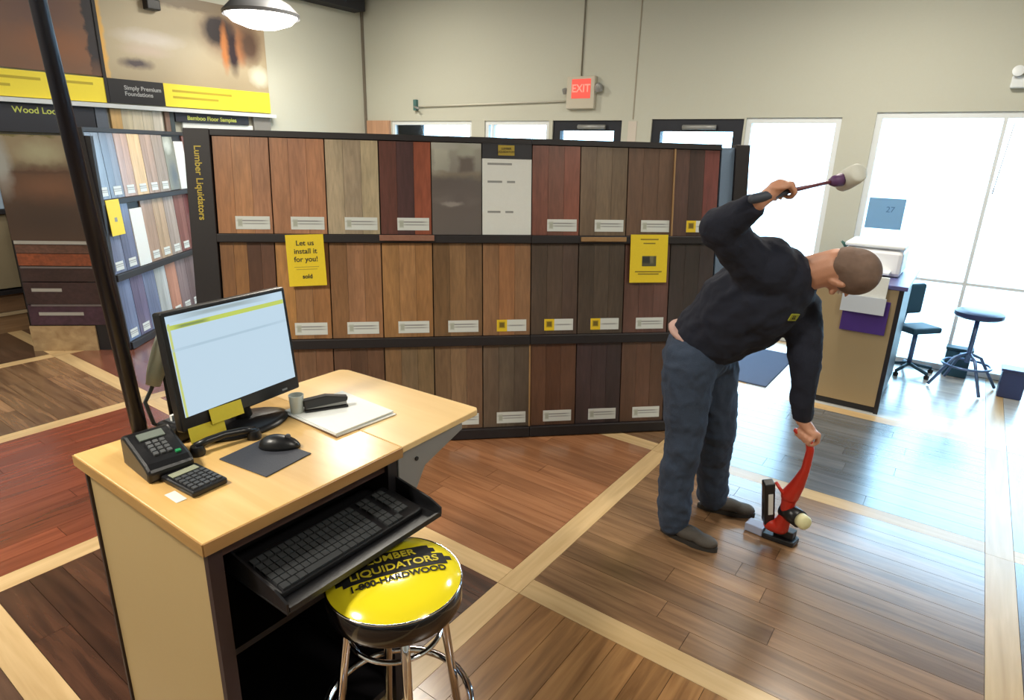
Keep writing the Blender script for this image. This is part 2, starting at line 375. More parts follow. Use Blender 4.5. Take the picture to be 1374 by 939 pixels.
rack(MR, .001, 1.24, 'right half of the main black sample rack, beside the bending man', [(1.335, 1.43)])
box('rack_end_board', 1.245, 1.333, .0, 1.86, -.02, .012, mat('grey blue end board', (108, 128, 152), .5, vary=.05), None, M=None).matrix_world = MR
tag(bpy.data.objects['rack_end_board'], 'narrow grey-blue end board at the right end of the main rack', 'board')
tt = text('writing', 'Lumber Liquidators', .052, mat('yellow print', (200, 176, 60), .5), None, MR @ T(-1.915, 1.58, .0315) @ Matrix.Rotation(R(-90), 4, 'Z'), bold=.0008)
tag(tt, 'yellow lettering running down the black left edge of the main rack', 'lettering')
tt2 = text('writing', 'LL', .05, MC['yellow print'], None, MR @ T(1.385, 1.50, .0315) @ Matrix.Rotation(R(-90), 4, 'Z'), bold=.0008)
tag(tt2, 'short yellow mark on the black right edge of the main rack', 'lettering')
G = .3075
place = ['leftmost', 'second from left', 'third from left', 'fourth from left', 'fifth from left', 'sixth from left', 'seventh from left', 'eighth from left', 'ninth from left', 'tenth from left']
row1 = [([(150, 98, 60), (166, 112, 70), (160, 108, 74)], 'orange-brown'), ([(158, 106, 70), (156, 104, 72), (160, 106, 70)], 'warm tan-brown'), ([(158, 140, 112), (150, 130, 106), (156, 138, 108)], 'pale taupe'),
        ([(88, 46, 38), (66, 38, 38), (130, 60, 38)], 'striped rusty-red'), None, None,
        ([(112, 62, 48), (104, 60, 46), (118, 64, 48)], 'reddish brown'), ([(102, 80, 60), (100, 80, 60), (96, 76, 56)], 'grey-brown'), ([(88, 62, 46), (86, 60, 44), (88, 62, 46)], 'plain dark brown'), ([(70, 46, 40), (62, 42, 38), (104, 52, 46)], 'dark mahogany')]
for i, e in enumerate(row1):
    if not e: continue
    x0 = -1.845+i*G+.004; x1 = x0+G
    x1 = min(x1, 1.24)
    yl = (i == 9)
    sample(MR, x0, x1, ROWS[2][0], ROWS[2][1], e[0], '%s board, %s on the top shelf of the main rack' % (e[1], place[i]), (x0+.10, x0+.29, yl))
row2 = [([(112, 72, 40), (128, 84, 44), (84, 52, 36), (92, 58, 40)], 'streaky amber and brown', 0), ([(150, 102, 52), (140, 96, 58), (136, 90, 50)], 'golden brown', 0), ([(128, 88, 54), (142, 98, 66), (138, 94, 60)], 'light walnut', 0), ([(148, 104, 60), (154, 108, 64), (146, 100, 56)], 'honey', 0),
        ([(112, 80, 48), (124, 90, 56), (106, 76, 48)], 'mottled mid brown', 0), ([(134, 94, 60), (146, 96, 58), (128, 90, 58)], 'warm streaked', 1), ([(74, 58, 46), (78, 60, 48), (74, 56, 46)], 'dark brown', 1), ([(70, 56, 44), (72, 58, 46), (70, 56, 44)], 'smoky dark brown', 1),
        ([(86, 56, 46), (92, 58, 50), (86, 54, 46)], 'dark reddish', 0), ([(52, 42, 38), (54, 44, 40), (50, 40, 38)], 'near-black brown', 0)]
for i, e in enumerate(row2):
    x0 = -1.845+i*G+.004; x1 = min(x0+G, 1.24)
    sample(MR, x0, x1, ROWS[1][0], ROWS[1][1], e[0], '%s board, %s on the middle shelf of the main rack' % (e[1], place[i]), (x0+.09, x0+.28, e[2]) if i else None)
row3 = [([(96, 62, 42), (90, 58, 40)], 'brown', 0), ([(110, 74, 50), (120, 84, 58), (104, 70, 48)], 'chestnut', 0), ([(88, 60, 44), (84, 58, 42), (90, 62, 44)], 'deep brown', 0), ([(122, 90, 58), (108, 86, 62), (114, 90, 60)], 'weathered tan', 0),
        ([(104, 78, 54), (120, 92, 64), (108, 78, 56)], 'pale-streaked brown', 0), ([(90, 72, 56), (82, 68, 54), (76, 62, 50)], 'smoky grey-brown', 0), ([(84, 52, 34), (86, 52, 34), (80, 50, 34)], 'russet brown', 0), ([(56, 40, 40), (58, 42, 42), (54, 40, 40)], 'blackish purple-brown', 0),
        ([(88, 60, 44), (94, 62, 44), (84, 56, 40)], 'cocoa brown', 0), ([(60, 42, 34), (58, 40, 34)], 'very dark brown', 0)]
for i, e in enumerate(row3):
    x0 = -1.845+i*G+.004; x1 = min(x0+G, 1.24)
    sample(MR, x0, x1, ROWS[0][0], ROWS[0][1], e[0], '%s board, %s on the bottom shelf of the main rack' % (e[1], place[i]), (x0+.09, x0+.28, 0))
# little mouldings and light edge strips standing between samples
for nm, a, c, lb in (('trim_moulding', (-.925, -.60, 1.262, 1.296), (150, 104, 84), 'pinkish-brown moulding lying on the ledge under the striped red sample'),
                     ('trim_moulding', (.315, .61, 1.262, 1.29), (132, 100, 62), 'brown moulding lying on the ledge under the grey-brown sample')):
    o = box(nm, a[0], a[1], a[2], a[3], .046, .062, wood('moulding %d' % c[0], c, tuple(min(255, v+14) for v in c), 'X'), bevel=.003); o.matrix_world = MR; tag(o, lb, 'moulding')
for a, lb in (((.921, .931, 1.30, 1.842), 'thin light wooden strip between two dark samples on the top shelf'), ((-.004, .005, .066, .612), 'thin yellowish wooden strip between the rack halves, bottom shelf')):
    o = box('edge_strip', a[0], a[1], a[2], a[3], .015, .024, wood('edge strip', (150, 116, 78), (168, 132, 88), 'Z')); o.matrix_world = MR; tag(o, lb, 'strip')
# kitchen photo board and info sheet
KIT = printed('kitchen photo print', (112, 104, 98), [('r', 0, .2, .2, .115, (176, 174, 160), .1), ('r', -.09, .17, .045, .09, (206, 206, 190), .2), ('e', -.08, .265, .3, .03, (196, 196, 186), .3), ('r', .06, .23, .05, .025, (190, 192, 176), .3),
    ('r', .06, .14, .045, .05, (110, 98, 88), .3), ('r', .02, .08, .14, .022, (168, 156, 128), .5), ('r', -.02, .03, .12, .035, (90, 82, 78), .6), ('e', .0, -.07, .1, .03, (160, 150, 144), .6), ('e', .02, -.06, .2, .22, (104, 95, 92), .9), ('e', -.03, -.085, .06, .014, (150, 142, 136), .4)], noise=.05)
t = thing('photo_board', 'kitchen photo board on the top shelf between samples and white info sheet', 'picture', MR @ T(-.6125+G/2, 1.30, 0))
box('photo', -G/2+.004, G/2-.004, -.27, .27, 0.001, .014, KIT, t, M=T(0, .271, 0))
t = thing('info_sheet', 'white info sheet with black yellow-marked header on the top shelf of the rack', 'sign', MR @ T(-.305+G/2, 1.30, 0))
box('sheet', -G/2+.002, G/2-.002, .002, .455, .001, .018, WHITE, t)
box('header', -G/2+.002, G/2-.002, .456, .55, .001, .019, mat('header charcoal', (44, 44, 50), .5), t)
box('logo_patch', -.055, .045, .475, .535, .0195, .0205, mat('dull yellow print', (176, 152, 50), .5), t)
text('logo_text', 'LUMBER\nLIQUIDATORS', .017, INK, t, T(-.005, .505, .0212), spacing=1.1)
bm = bmesh.new()
for (y, a, b) in ((.425, -.12, .03), (.30+.02, -.12, -.03), (.32, 0, .05), (.14, -.12, -.04), (.14, -.01, .04)): bm_box(bm, a, b, y-.006, y+.006, .018, .0186)
obj('heading_print', bm, GREYINK, t)['kind'] = 'stuff'
# yellow cards hung from the ledges
def card(M, w_, h_, label, lines, pic=False, size=.036):
    t = thing('yellow_card', label, 'sign', M, 'yellow cards on the racks')
    box('card', -w_/2, w_/2, -h_, 0, 0, .003, YEL, t)
    y = -.05
    for s_, sz in lines:
        text('lettering', s_, sz, INK, t, T(0, y, .0035), bold=.0006); y -= sz*1.12
    return t
c1 = card(MR @ T(-1.358, 1.296, .046) @ Matrix.Rotation(R(2), 4, 'Z') , .215, .30, 'yellow card reading Let us install it for you, left on the upper ledge', [('Let us', .042), ('install it', .042), ('for you!', .042)])
text('lettering', 'sold', .034, INK, c1, T(0, -.245, .0035), bold=.001)
bm = bmesh.new()
for k in range(2): bm_box(bm, -.07+.01*k, .07-.01*k, -.19-.014*k, -.186-.014*k, .003, .0036)
obj('fine_print', bm, mat('faded ink on yellow', (190, 165, 50), .6), c1)
c2 = card(MR @ T(.768, 1.308, .046), .25, .305, 'yellow card with a small dark house picture, right on the upper ledge', [])
box('house_picture', -.045, .05, -.2, -.135, .003, .0036, printed('house print', (86, 84, 60), [('r', -.02, -.16, .03, .02, (50, 52, 48), .3), ('r', .02, -.15, .012, .03, (120, 116, 90), .3)], noise=.02), c2)
bm = bmesh.new()
for y, a in ((-.03, .06), (-.055, .04), (-.235, .09), (-.25, .07)): bm_box(bm, -a, a, y-.004, y+.004, .003, .0036)
obj('fine_print', bm, mat('olive ink', (150, 128, 36), .6), c2)

# ------------------------------------------------------------------ side rack at far left, end cap facing the camera
Q0 = Vector((-5.869, 2.329, 0)); a = R(128.5); D2 = Vector((math.cos(a), math.sin(a), 0)); NF = Vector((math.sin(a), -math.cos(a), 0))
UP2 = Vector((0, 0, math.cos(R(3)))) - NF*math.sin(R(3))
ML = frame(Q0, D2, UP2)
if (ML.to_3x3() @ Vector((0, 0, 1))).dot(NF) < 0: pass
LR = 1.95
rack(ML, 0, LR, 'farther black sample rack at the left, running away from the camera', [(-.02, -.001)], depth=.34)
g2 = LR/9
lc = [[(96, 92, 96), (88, 84, 90), (158, 124, 104), (196, 164, 120), (150, 128, 116), (142, 130, 122), 'photo', 'sheet', (112, 60, 54)],
      [(94, 104, 132), (88, 98, 128), 'sheet', (150, 124, 108), (164, 138, 112), (150, 136, 128), (112, 66, 64), (104, 58, 60), (136, 116, 108)],
      [(84, 100, 132), (82, 78, 108), (88, 102, 134), (150, 156, 158), (160, 110, 92), (116, 100, 104), (98, 82, 88), (88, 46, 54), (138, 122, 116)]]  # bluish boards on the lower two shelves carry reflected glare in their colour
rn = ['top', 'middle', 'bottom']
cn = [['charcoal', 'slate', 'light brown', 'sandy', 'taupe', 'grey-brown', '', '', 'red-brown'], ['slate-grey', 'steel-grey', '', 'tan', 'beige', 'greige', 'wine-red', 'burgundy', 'mushroom'], ['slate', 'purple-grey', 'steel', 'pale grey', 'salmon-brown', 'smoke-brown', 'brown-grey', 'dark cherry', 'putty']]
for r_ in range(3):
    y0, y1 = ROWS[2-r_]
    y1 = min(y1, 1.842)
    for i, c in enumerate(lc[r_]):
        x0, x1 = i*g2, (i+1)*g2
        if c == 'sheet':
            t = thing('info_sheet', 'white info sheet on the %s shelf of the farther left rack' % rn[r_], 'sign', ML @ T((x0+x1)/2, y0, 0))
            box('sheet', -g2/2+.004, g2/2-.004, 0.002, y1-y0-.06, .001, .02, WHITE, t); continue
        if c == 'photo':
            t = thing('photo_board', 'small pale photo board on the top shelf of the farther left rack', 'picture', ML @ T((x0+x1)/2, y0, 0))
            box('photo', -g2/2+.004, g2/2-.004, -.26, .26, .001, .014, printed('room photo print', (140, 142, 130), [('e', -.02, .18, .07, .07, (200, 204, 196), .5), ('e', .02, -.12, .08, .12, (104, 112, 120), .6)]), t, M=T(0, .265, 0)); continue
        dd = tuple(min(255, v+6) for v in c)
        sample(ML, x0, x1, y0, y1, [c, dd], '%s board on the %s shelf of the farther left rack' % (cn[r_][i], rn[r_]), (x0+.06, x0+.17, 0) if not (r_ == 0 and i == 0) else (x0+.06, x0+.17, 0), .2, 'flooring samples on the far left rack', lw=.12)
def plain_card(M, w_, h_, label):
    t = thing('yellow_card', label, 'sign', M, 'yellow cards on the racks'); box('card', -w_/2, w_/2, -h_, 0, 0, .003, YEL, t)
    box('mark', -.02, .02, -h_*.62, -h_*.5, .003, .0036, GREYINK, t)
plain_card(ML @ T(.15, 1.296, .046), .2, .3, 'yellow card at the near end of the farther left rack')
plain_card(ML @ T(1.72, 1.296, .046), .17, .27, 'yellow card at the far end of the farther left rack')
# end cap
K0 = Vector((-6.44, 1.809, 0)); KX = (Q0-K0).normalized(); KW = (Q0-K0).length
MK = frame(K0, KX, (0, 0, 1))
t = thing('end_cap_display', 'brown end cap display with room photo and sample strips facing the desk', 'display', MK)
box('cabinet', 0, KW-.02, 0, 1.81, -.04, -.005, RACKBLK, t)
PW = .60
KP = printed('room poster print', (78, 58, 46), [('r', .0, .36, .5, .17, (138, 124, 100), .35), ('e', .06, .29, .14, .07, (158, 152, 124), .6), ('e', -.26, .18, .07, .2, (150, 150, 146), .5), ('r', .06, .13, .2, .012, (60, 46, 40), .4),
     ('e', .08, .02, .26, .1, (112, 78, 58), .8), ('e', .0, -.25, .4, .13, (66, 50, 42), .8), ('r', -.18, .415, .09, .012, (112, 104, 66), .3), ('r', .08, .415, .09, .012, (112, 104, 66), .3)], noise=.06)
box('room_poster', -PW/2, PW/2, -.42, .42, 0, .012, KP, t, M=T(PW/2+.005, 1.385, 0))
box('pale_panel', PW+.012, PW+.085, 1.15, 1.81, 0, .012, mat('pale sage print', (140, 142, 128), .5, vary=.2, bscale=6), t)
for k, (z0, z1, c) in enumerate(((.86, .93, (96, 66, 54)), (.755, .855, (118, 62, 38)), (.62, .74, (66, 46, 44)), (.42, .61, (66, 46, 46)), (.235, .41, (64, 42, 54)))):
    box('sample_strip', .02, KW-.1, z0, z1, 0, .014, wood('strip %d %d' % (c[0], k), tuple(int(v*.85) for v in c), tuple(int(v*1.15) for v in c), 'X'), t)
for k, (z, a, b) in enumerate(((.95, .02, .66), (.74, .03, .72), (.545, .08, .32), (.41, .05, .72), (.335, .1, .46))):
    box('caption_rail', a, b, z-.008 if k in (1, 3) else z-.014, z+.008 if k in (1, 3) else z+.014, .0145, .018, mat('caption grey %d' % (k in (1, 3)), (104, 96, 96) if k in (1, 3) else (160, 156, 150), .5), t)
box('wooden_base', 0.0, .53, .0, .225, 0, .02, wood('tan base', (140, 112, 80), (176, 150, 112), 'X', .5, .1, 14), t)
box('side_plinth', .535, KW-.02, 0, 1.81, -.004, .004, BLACK, t)

# ------------------------------------------------------------------ wall displays on the left wall
def MLW(y, z, off=0.0): return frame((XL+off, y, z), (0, 1, 0), (0, 0, 1))     # x along +Y, y up, z out of the wall... (+X)
DK = mat('dark header board', (44, 46, 56), .5, vary=.1)
GRT = mat('yellow green lettering', (196, 204, 96), .5)
def header(y0, y1, z0, z1, label, words, tx, tz, size):
    t = thing('header_board', label, 'sign', MLW(y0, z0, .002), 'header boards on the left wall')
    box('board', 0, y1-y0, 0, z1-z0, 0, .05, DK, t)
    text('lettering', words, size, GRT, t, T(tx-y0, tz-z0, .0512), align='LEFT', bold=.0012)
header(1.6, 2.98, 1.83, 2.088, 'dark header board with yellow-green lettering over the end cap', 'Wood Look', 2.29, 2.025, .08)
header(3.80, 4.69, 1.99, 2.088, 'dark header board with yellow-green lettering above the white sheet', 'Bamboo Floor Samples', 3.93, 2.035, .064)
def wallthing(name, y0, y1, z0, z1, dp, m, label, cat, group=None, parts=None):
    t = thing(name, label, cat, MLW(y0, z0, .002), group)
    if parts:
        wd = (y1-y0)/len(parts)
        for k, c in enumerate(parts):
            box('plank', k*wd+.001, (k+1)*wd-.001, 0, z1-z0, 0, dp, wood('wallplank %d %d %d' % c, tuple(int(v*.93) for v in c), tuple(min(255, int(v*1.07)) for v in c), 'Z', .4, .06), t)
    else: box('panel', 0, y1-y0, 0, z1-z0, 0, dp, m, t)
    return t
wallthing('wall_panel', 2.99, 3.10, 1.50, 2.088, .05, mat('slate panel', (96, 104, 118), .5, vary=.1), 'narrow slate-blue panel on the left wall beside the pale planks', 'panel')
wallthing('wall_sample', 3.135, 3.66, 1.50, 2.088, .04, None, 'pale cream plank sample on the left wall above the farther rack', 'flooring sample', None, [(214, 176, 120), (212, 200, 174), (218, 206, 182), (206, 196, 176), (222, 214, 200)])
wallthing('wall_sample', 3.69, 3.79, 1.50, 2.088, .04, None, 'narrow brown plank sample beside the pale planks on the left wall', 'flooring sample', None, [(138, 112, 98), (74, 84, 88)])
wallthing('wall_sheet', 3.88, 4.75, 1.50, 1.985, .03, mat('white wall sheet', (226, 230, 228), .6), 'white sheet on the left wall behind the corner of the main rack', 'sign')
wallthing('wall_panel', 4.76, 4.99, 1.50, 2.088, .05, mat('grey panel', (132, 128, 122), .5, vary=.1), 'short grey panel at the right end of the left wall displays', 'panel')
# large photo banners
BN1 = printed('interior banner print', (120, 84, 62), [('r', -.75, 0, .28, .7, (158, 122, 88), .2), ('r', -.35, -.1, .10, .6, (116, 64, 50), .3), ('r', -.1, .1, .1, .5, (138, 118, 92), .4), ('e', .08, .3, .16, .2, (140, 136, 124), .6),
     ('e', .45, .1, .3, .3, (104, 74, 68), .8), ('e', .6, -.3, .35, .12, (134, 86, 56), .7), ('r', .93, .1, .07, .6, (40, 34, 40), .2)], noise=.1)
BN2 = printed('floor work banner print', (172, 156, 128), [('e', -.2, .02, .9, .3, (188, 174, 146), .6), ('e', -.45, -.02, .28, .07, (206, 196, 184), .5), ('e', -.5, -.14, .2, .05, (196, 178, 160), .6), ('r', -.93, -.05, .035, .4, (226, 176, 90), .4), ('e', -.62, -.28, .14, .045, (78, 66, 70), .5),
     ('e', .52, .14, .34, .24, (136, 104, 80), .5), ('e', .33, .17, .17, .16, (42, 32, 34), .3), ('e', .40, .0, .05, .22, (190, 120, 66), .4), ('e', .5, -.02, .07, .22, (48, 34, 40), .4), ('e', .60, .02, .06, .16, (176, 116, 74), .5), ('e', .72, .06, .12, .18, (92, 70, 58), .5),
     ('e', .82, -.27, .12, .1, (206, 204, 184), .4), ('r', 0, .40, 1.0, .07, (128, 112, 90), .3)], noise=.05)
YB_ = mat('banner yellow', (240, 218, 60), .5, vary=.03)
YINK = mat('olive banner ink', (186, 164, 40), .6)
t = thing('photo_banner', 'brown room photo banner with a yellow strip, leftmost on the left wall', 'banner', MLW(2.17, 2.14, .01))
box('photo', -.98, .98, -.55, .55, 0, .02, BN1, t, M=T(0, .80, 0))
box('yellow_strip', -.98, .97, 0, .235, 0, .025, YB_, t)
bm = bmesh.new()
for (z, a, b) in ((.17, -.6, .4), (.10, -.6, .15), (.17, .5, .85)): bm_box(bm, a, b, z-.012, z+.012, .025, .0262)
obj('strip_print', bm, YINK, t)
box('dark_edge', .955, .985, 0, 1.4, 0, .03, BLACK, t)
t = thing('photo_banner', 'cream photo banner of a dark-haired figure on a pale floor, above the yellow strip', 'banner', MLW(4.09, 2.145, .01))
box('photo', -.93, .93, -.45, .45, 0, .02, BN2, t, M=T(0, .68, 0))
box('yellow_strip', -.37, .93, 0, .235, 0, .025, YB_, t)
box('dark_title_block', -.93, -.371, 0, .235, 0, .025, BLACK, t)
text('title_lettering', 'Simply Premium\nFoundations', .058, mat('pale grey print', (170, 170, 170), .5), t, T(-.78, .125, .0256), align='LEFT', bold=.001)
bm = bmesh.new()
for (z, a, b) in ((.165, -.28, .42), (.10, -.28, .25)): bm_box(bm, a, b, z-.012, z+.012, .025, .0262)
obj('strip_print', bm, YINK, t)
tag(box('wall_speaker', XL, XL+.12, 3.62, 3.76, 3.08, 3.18, BLACKPL, bevel=.01), 'small black box high on the left wall above the cream banner', 'speaker')
# low display at far left edge
t = thing('wall_display', 'pale beige panel display with black shelf lines at the far left edge', 'display', MLW(1.0, 0, .002))
BEI = mat('beige sample panel', (134, 122, 98), .5, vary=.08, bscale=5)
for z0, z1, m in ((.0, .16, wood('tan low board', (120, 92, 66), (140, 110, 80), 'Y')), (.2, .37, wood('brown low board', (104, 80, 60), (128, 98, 72), 'Y')), (.42, 1.10, BEI), (1.15, 1.60, mat('pale blue panel', (168, 190, 214), .4, vary=.1, bscale=5))):
    box('panel', 0, 1.03, z0, z1, 0, .2, m, t)
for z in (.385, 1.125): box('shelf', 0, 1.06, z-.018, z+.018, 0, .24, BLACK, t)
box('pale_edge', 0, 1.04, .165, .195, 0, .21, wood('pale edge', (170, 150, 120), (190, 168, 136), 'Y'), t)
box('upright', 1.032, 1.06, 0, 1.8, 0, .22, BLACK, t)

# ================================================================== BACK WALL FITTINGS
t = thing('exit_sign', 'lit red EXIT sign in a pale housing on the back wall', 'exit sign', frame((-3.845, YW, 2.42), (1, 0, 0), (0, 0, 1)))
box('housing', -.17, .19, -.17, .17, 0, .06, mat('beige plastic housing', (196, 188, 170), .5), t, .01)
box('red_face', -.1, .14, -.06, .14, .06, .064, emissive('exit red glow', (1.0, .10, .07), .95), t)
text('lettering', 'EXIT', .115, emissive('exit letter glow', (1, .30, .22), 1.0), t, T(.02, .04, .0645), bold=.002)
lathe('lamp_head', [(0, 0), (.045, 0), (.045, .05), (.02, .08), (0, .08)], PALEMETAL, t, M=T(.235, .02, .03) @ Matrix.Rotation(R(-60), 4, 'X'))
lathe('lamp_head', [(0, 0), (.03, 0), (.03, .05), (0, .06)], PALEMETAL, t, M=T(-.2, .0, .03) @ Matrix.Rotation(R(-60), 4, 'X'))
tag(tube('conduit', [(-6.36, YW-.02, 2.31), (-4.05, YW-.02, 2.34)], .011, mat('painted conduit', (206, 202, 188), .5)), 'thin painted conduit running along the back wall towards the exit sign', 'conduit')
t = thing('camera_bracket', 'small teal-grey bracket on the back wall at the conduit end', 'bracket', T(-6.42, YW, 2.33))
box('mount', -.02, .03, -.05, 0, -.07, .07, mat('teal plastic', (70, 110, 108), .4), t, .005); tube('arm', [(0, -.04, -.02), (.12, -.09, -.05)], .014, PALEMETAL, t)
tag(tube('conduit', [(-3.86, YW-.012, 2.6), (-3.86, YW-.012, ZC)], .007, mat('grey cable', (130, 124, 110), .5)), 'thin dark cable rising from the exit sign up the wall', 'cable')
tag(box('wooden_panel', -7.39, -6.93, YW-.04, YW, 1.5, 2.135, wood('pink plywood', (176, 134, 106), (196, 154, 124), 'Z')), 'pinkish wooden panel in the corner beside the leftmost window', 'panel')
tag(box('wall_notice', -3.24, -3.14, YW-.006, YW, 1.9, 2.12, printed('notice print', (206, 196, 184), [('e', 0, 0, 3, 3, (206, 190, 180), .2), ('e', -3.19, 0, .02, .2, (196, 110, 100), .5)])), 'small pale notice with pink marks between the two doors', 'notice')
t = thing('emergency_light', 'white twin emergency light on the wall above the right window', 'emergency light', T(.1, YW, 2.40))
box('body', -.07, .09, -.06, 0, -.045, .045, ALU, t, .01)
for s_ in (-1, 1): lathe('lamp_head', [(0, 0), (.035, 0), (.04, .04), (0, .05)], ALU, t, c=(0, 0, 0), M=T(.01+s_*.05, -.05, .07) @ Matrix.Rotation(R(80), 4, 'X'))
t = thing('window_poster', 'pale blue poster hanging inside the right window', 'poster', frame((-.64, YW+.012, 1.22), (1, 0, 0), (0, 0, 1)))
box('sheet', -.15, .14, -.02, .25, 0, .003, mat('blue translucent paper', (120, 165, 205), .6), t)
text('lettering', '27', .07, mat('blue ink', (70, 110, 150), .6), t, T(.03, .15, .0036))
tag(tube('blind_cord', [(.12, YW-.01, 2.1), (.09, YW-.03, 1.55)], .004, mat('tan cord', (190, 170, 150), .6)), 'thin cord hanging beside the mullion in the right window', 'cord')
tag(box('door_mat', -1.82, -1.09, 5.11, 6.17, 0.0, .012, mat('blue-grey mat pile', (82, 98, 128), .95, bump=.4, bscale=200), bevel=.004), 'blue-grey entrance mat on pale floor behind the bending man', 'mat')

# ------------------------------------------------------------------ reception counter
t = thing('reception_counter', 'tan-fronted reception counter with dark edges behind the man', 'counter', T(-.28, 5.07, 0))
TAN = mat('tan laminate', (170, 148, 112), .5, vary=.03, bscale=300)
NAVY = mat('dark navy edge', (38, 34, 60), .4)
box('end_panel', -.60, -.03, 0, .02, .05, .93, TAN, t)
box('edge_post', -.03, 0, -.004, .03, 0, .94, mat('near black edge', (34, 32, 38), .4), t)
box('toe_kick', -.60, -.03, .02, .04, 0, .05, BLACK, t)
box('body', -.60, -.012, .022, .98, .05, .925, BLACK, t)
box('counter_top', -.62, .02, -.01, 1.0, .93, .96, mat('purple-grey worktop', (92, 90, 140), .35), t, .004)
tag(box('purple_folder', -.635, -.345, 5.045, 5.066, .60, .84, mat('purple card', (74, 44, 130), .5)), 'purple folder panel fixed on the tan end of the reception counter', 'folder')
t = thing('acrylic_leaflet_holder', 'white leaflet stack in a clear holder above the purple folder', 'leaflet holder', T(-.5, 5.02, .77))
box('leaflets', -.14, .12, -.005, .02, -.0, .245, WHITE, t); box('front_lip', -.15, .13, -.02, -.012, -.02, .10, mat('cloudy acrylic', (205, 212, 222), .2), t)
t = thing('printer', 'white office printer standing on the reception counter', 'printer', T(-.55, 5.6, .961))
box('body', -.2, .2, -.2, .25, 0, .2, mat('white plastic', (235, 236, 238), .4), t, .03); box('paper_tray', -.14, .14, -.32, -.19, .03, .05, ALU, t, .005); box('scanner_lid', -.2, .2, -.2, .25, .205, .235, ALU, t, .01)
t = thing('potted_plant', 'small dark teal leafy plant at the counter edge by the wall', 'plant', T(-.80, 5.99, .961))
lathe('pot', [(0, 0), (.045, 0), (.055, .08), (0, .08)], mat('teal pot', (50, 90, 90), .5), t)
for k in range(7):
    an = k*.9; bm = bmesh.new(); bm_tube(bm, [(0, 0, .07), (.03*math.cos(an), .03*math.sin(an), .14), (.07*math.cos(an), .07*math.sin(an), .17)], [.006, .016, .002], 6); obj('leaf', bm, mat('teal leaf', (40, 84, 76), .5), t, smooth=True)
# swivel chair and stool and boxes behind the counter
PB = mat('blue-grey painted metal', (96, 120, 160), .3, .5)
BLUEV = mat('blue-black vinyl', (50, 62, 104), .35)
t = thing('tall_stool', 'backless tall stool with blue-grey seat and ring in front of the bright window', 'stool', T(.2, 6.20, 0))
lathe('seat', [(0, .60), (.15, .60), (.17, .615), (.17, .645), (.14, .66), (0, .662)], BLUEV, t)
tube('column', [(0, 0, .22), (0, 0, .60)], .018, PB, t)
bm = bmesh.new(); bm_ring(bm, (0, 0, .2), .17, .01); obj('foot_ring', bm, PB, t, smooth=True)
for k in range(4):
    an = .5+k*math.pi/2; tube('leg', [(0, 0, .3), (.1*math.cos(an), .1*math.sin(an), .26), (.26*math.cos(an), .26*math.sin(an), .012)], .012, PB, t)
t = thing('swivel_chair', 'dark teal swivel chair frame beside the right side of the reception counter', 'chair', T(-.2, 6.36, 0) @ Matrix.Rotation(R(-40), 4, 'Z') @ Matrix.Scale(.9, 4))
TEAL = mat('dark teal fabric', (36, 78, 98), .6); 
bm = bmesh.new(); bm_box(bm, -.2, .2, -.2, .2, .40, .47)
box('seat', -.11, .13, -.17, .17, .42, .48, TEAL, t, .02); box('backrest', -.17, -.12, -.15, .15, .56, .86, TEAL, t, .03)
bm.free()
tube('column', [(0, 0, .08), (0, 0, .42)], .022, PB, t); tube('back_arm', [(-.05, 0, .41), (-.17, 0, .45), (-.155, 0, .6)], .015, PB, t)
for k in range(5):
    an = k*2*math.pi/5; tube('leg', [(0, 0, .09), (.22*math.cos(an), .22*math.sin(an), .05)], .016, TEAL, t); lathe('castor', [(0, 0), (.022, 0), (.025, .03), (0, .05)], BLACKPL, t, c=(.22*math.cos(an), .22*math.sin(an), 0), seg=10)
for lb, (x, y, sx, sy, sz), m in (('dark blue box on the floor to the right of the tall stool', (.52, 6.2, .08, .07, .22), BLUEV), ('low teal bin by the window behind the tall stool', (.14, 6.52, .09, .05, .24), TEAL)):
    t = thing('storage_box', lb, 'box', T(x, y, 0)); box('body', -sx, sx, -sy, sy, 0, sz, m, t, .01); box('lid', -sx-.01, sx+.01, -sy-.01, sy+.01, sz, sz+.02, m, t, .004)

# ================================================================== DESK
ZD = .95
OAK = wood('golden oak laminate', (216, 172, 104), (236, 196, 130), 'X', .22, .03, 22, .8)
OAKE = wood('oak edge', (150, 108, 62), (172, 128, 78), 'Y', .4, .05, 30)
LEAF = wood('pale oak laminate', (226, 190, 132), (238, 204, 148), 'X', .28, .02, 20, .7)
SIDE = mat('tan side laminate', (182, 156, 110), .5, vary=.03, bscale=200)
t = thing('desk', 'tan podium desk with golden oak top, drop leaf and black open front', 'desk', T(-1.233, .571, 0))
dx, dy = .68, .61
box('worktop', -dx, 0, 0, dy-.001, ZD-.033, ZD, OAK, t, .003)
box('front_edge', .0005, .003, 0, dy, ZD-.033, ZD-.002, OAKE, t)
box('side_edge', -dx, 0, -.003, -.0005, ZD-.033, ZD-.002, wood('oak edge side', (176, 134, 78), (196, 152, 92), 'X', .4, .05, 30), t)
bm = bmesh.new(); bm_prism(bm, [(-dx, dy+.002), (0, dy+.002), (-.005, .97), (-.02, .985), (-dx+.03, .955), (-dx+.012, .945), (-dx, .93)], ZD-.022, ZD-.001)
obj('drop_leaf', bm, LEAF, t, .003)
box('side_panel', -.655, -.035, .022, .04, .0, ZD-.045, SIDE, t)
box('side_panel_edge', -.037, -.018, .015, .05, .0, ZD-.034, mat('dark brown edge band', (52, 34, 34), .5), t)
box('side_panel_edge', -.668, -.656, .015, .05, .0, ZD-.034, MC['dark brown edge band'], t)
box('top_rail', -.655, -.02, .016, .05, ZD-.045, ZD-.034, BLACK, t)
box('back_panel', -.668, -.65, .05, .585, .0, ZD-.034, SIDE, t)
box('far_side_panel', -.65, -.02, .567, .585, .0, ZD-.034, BLACK, t)
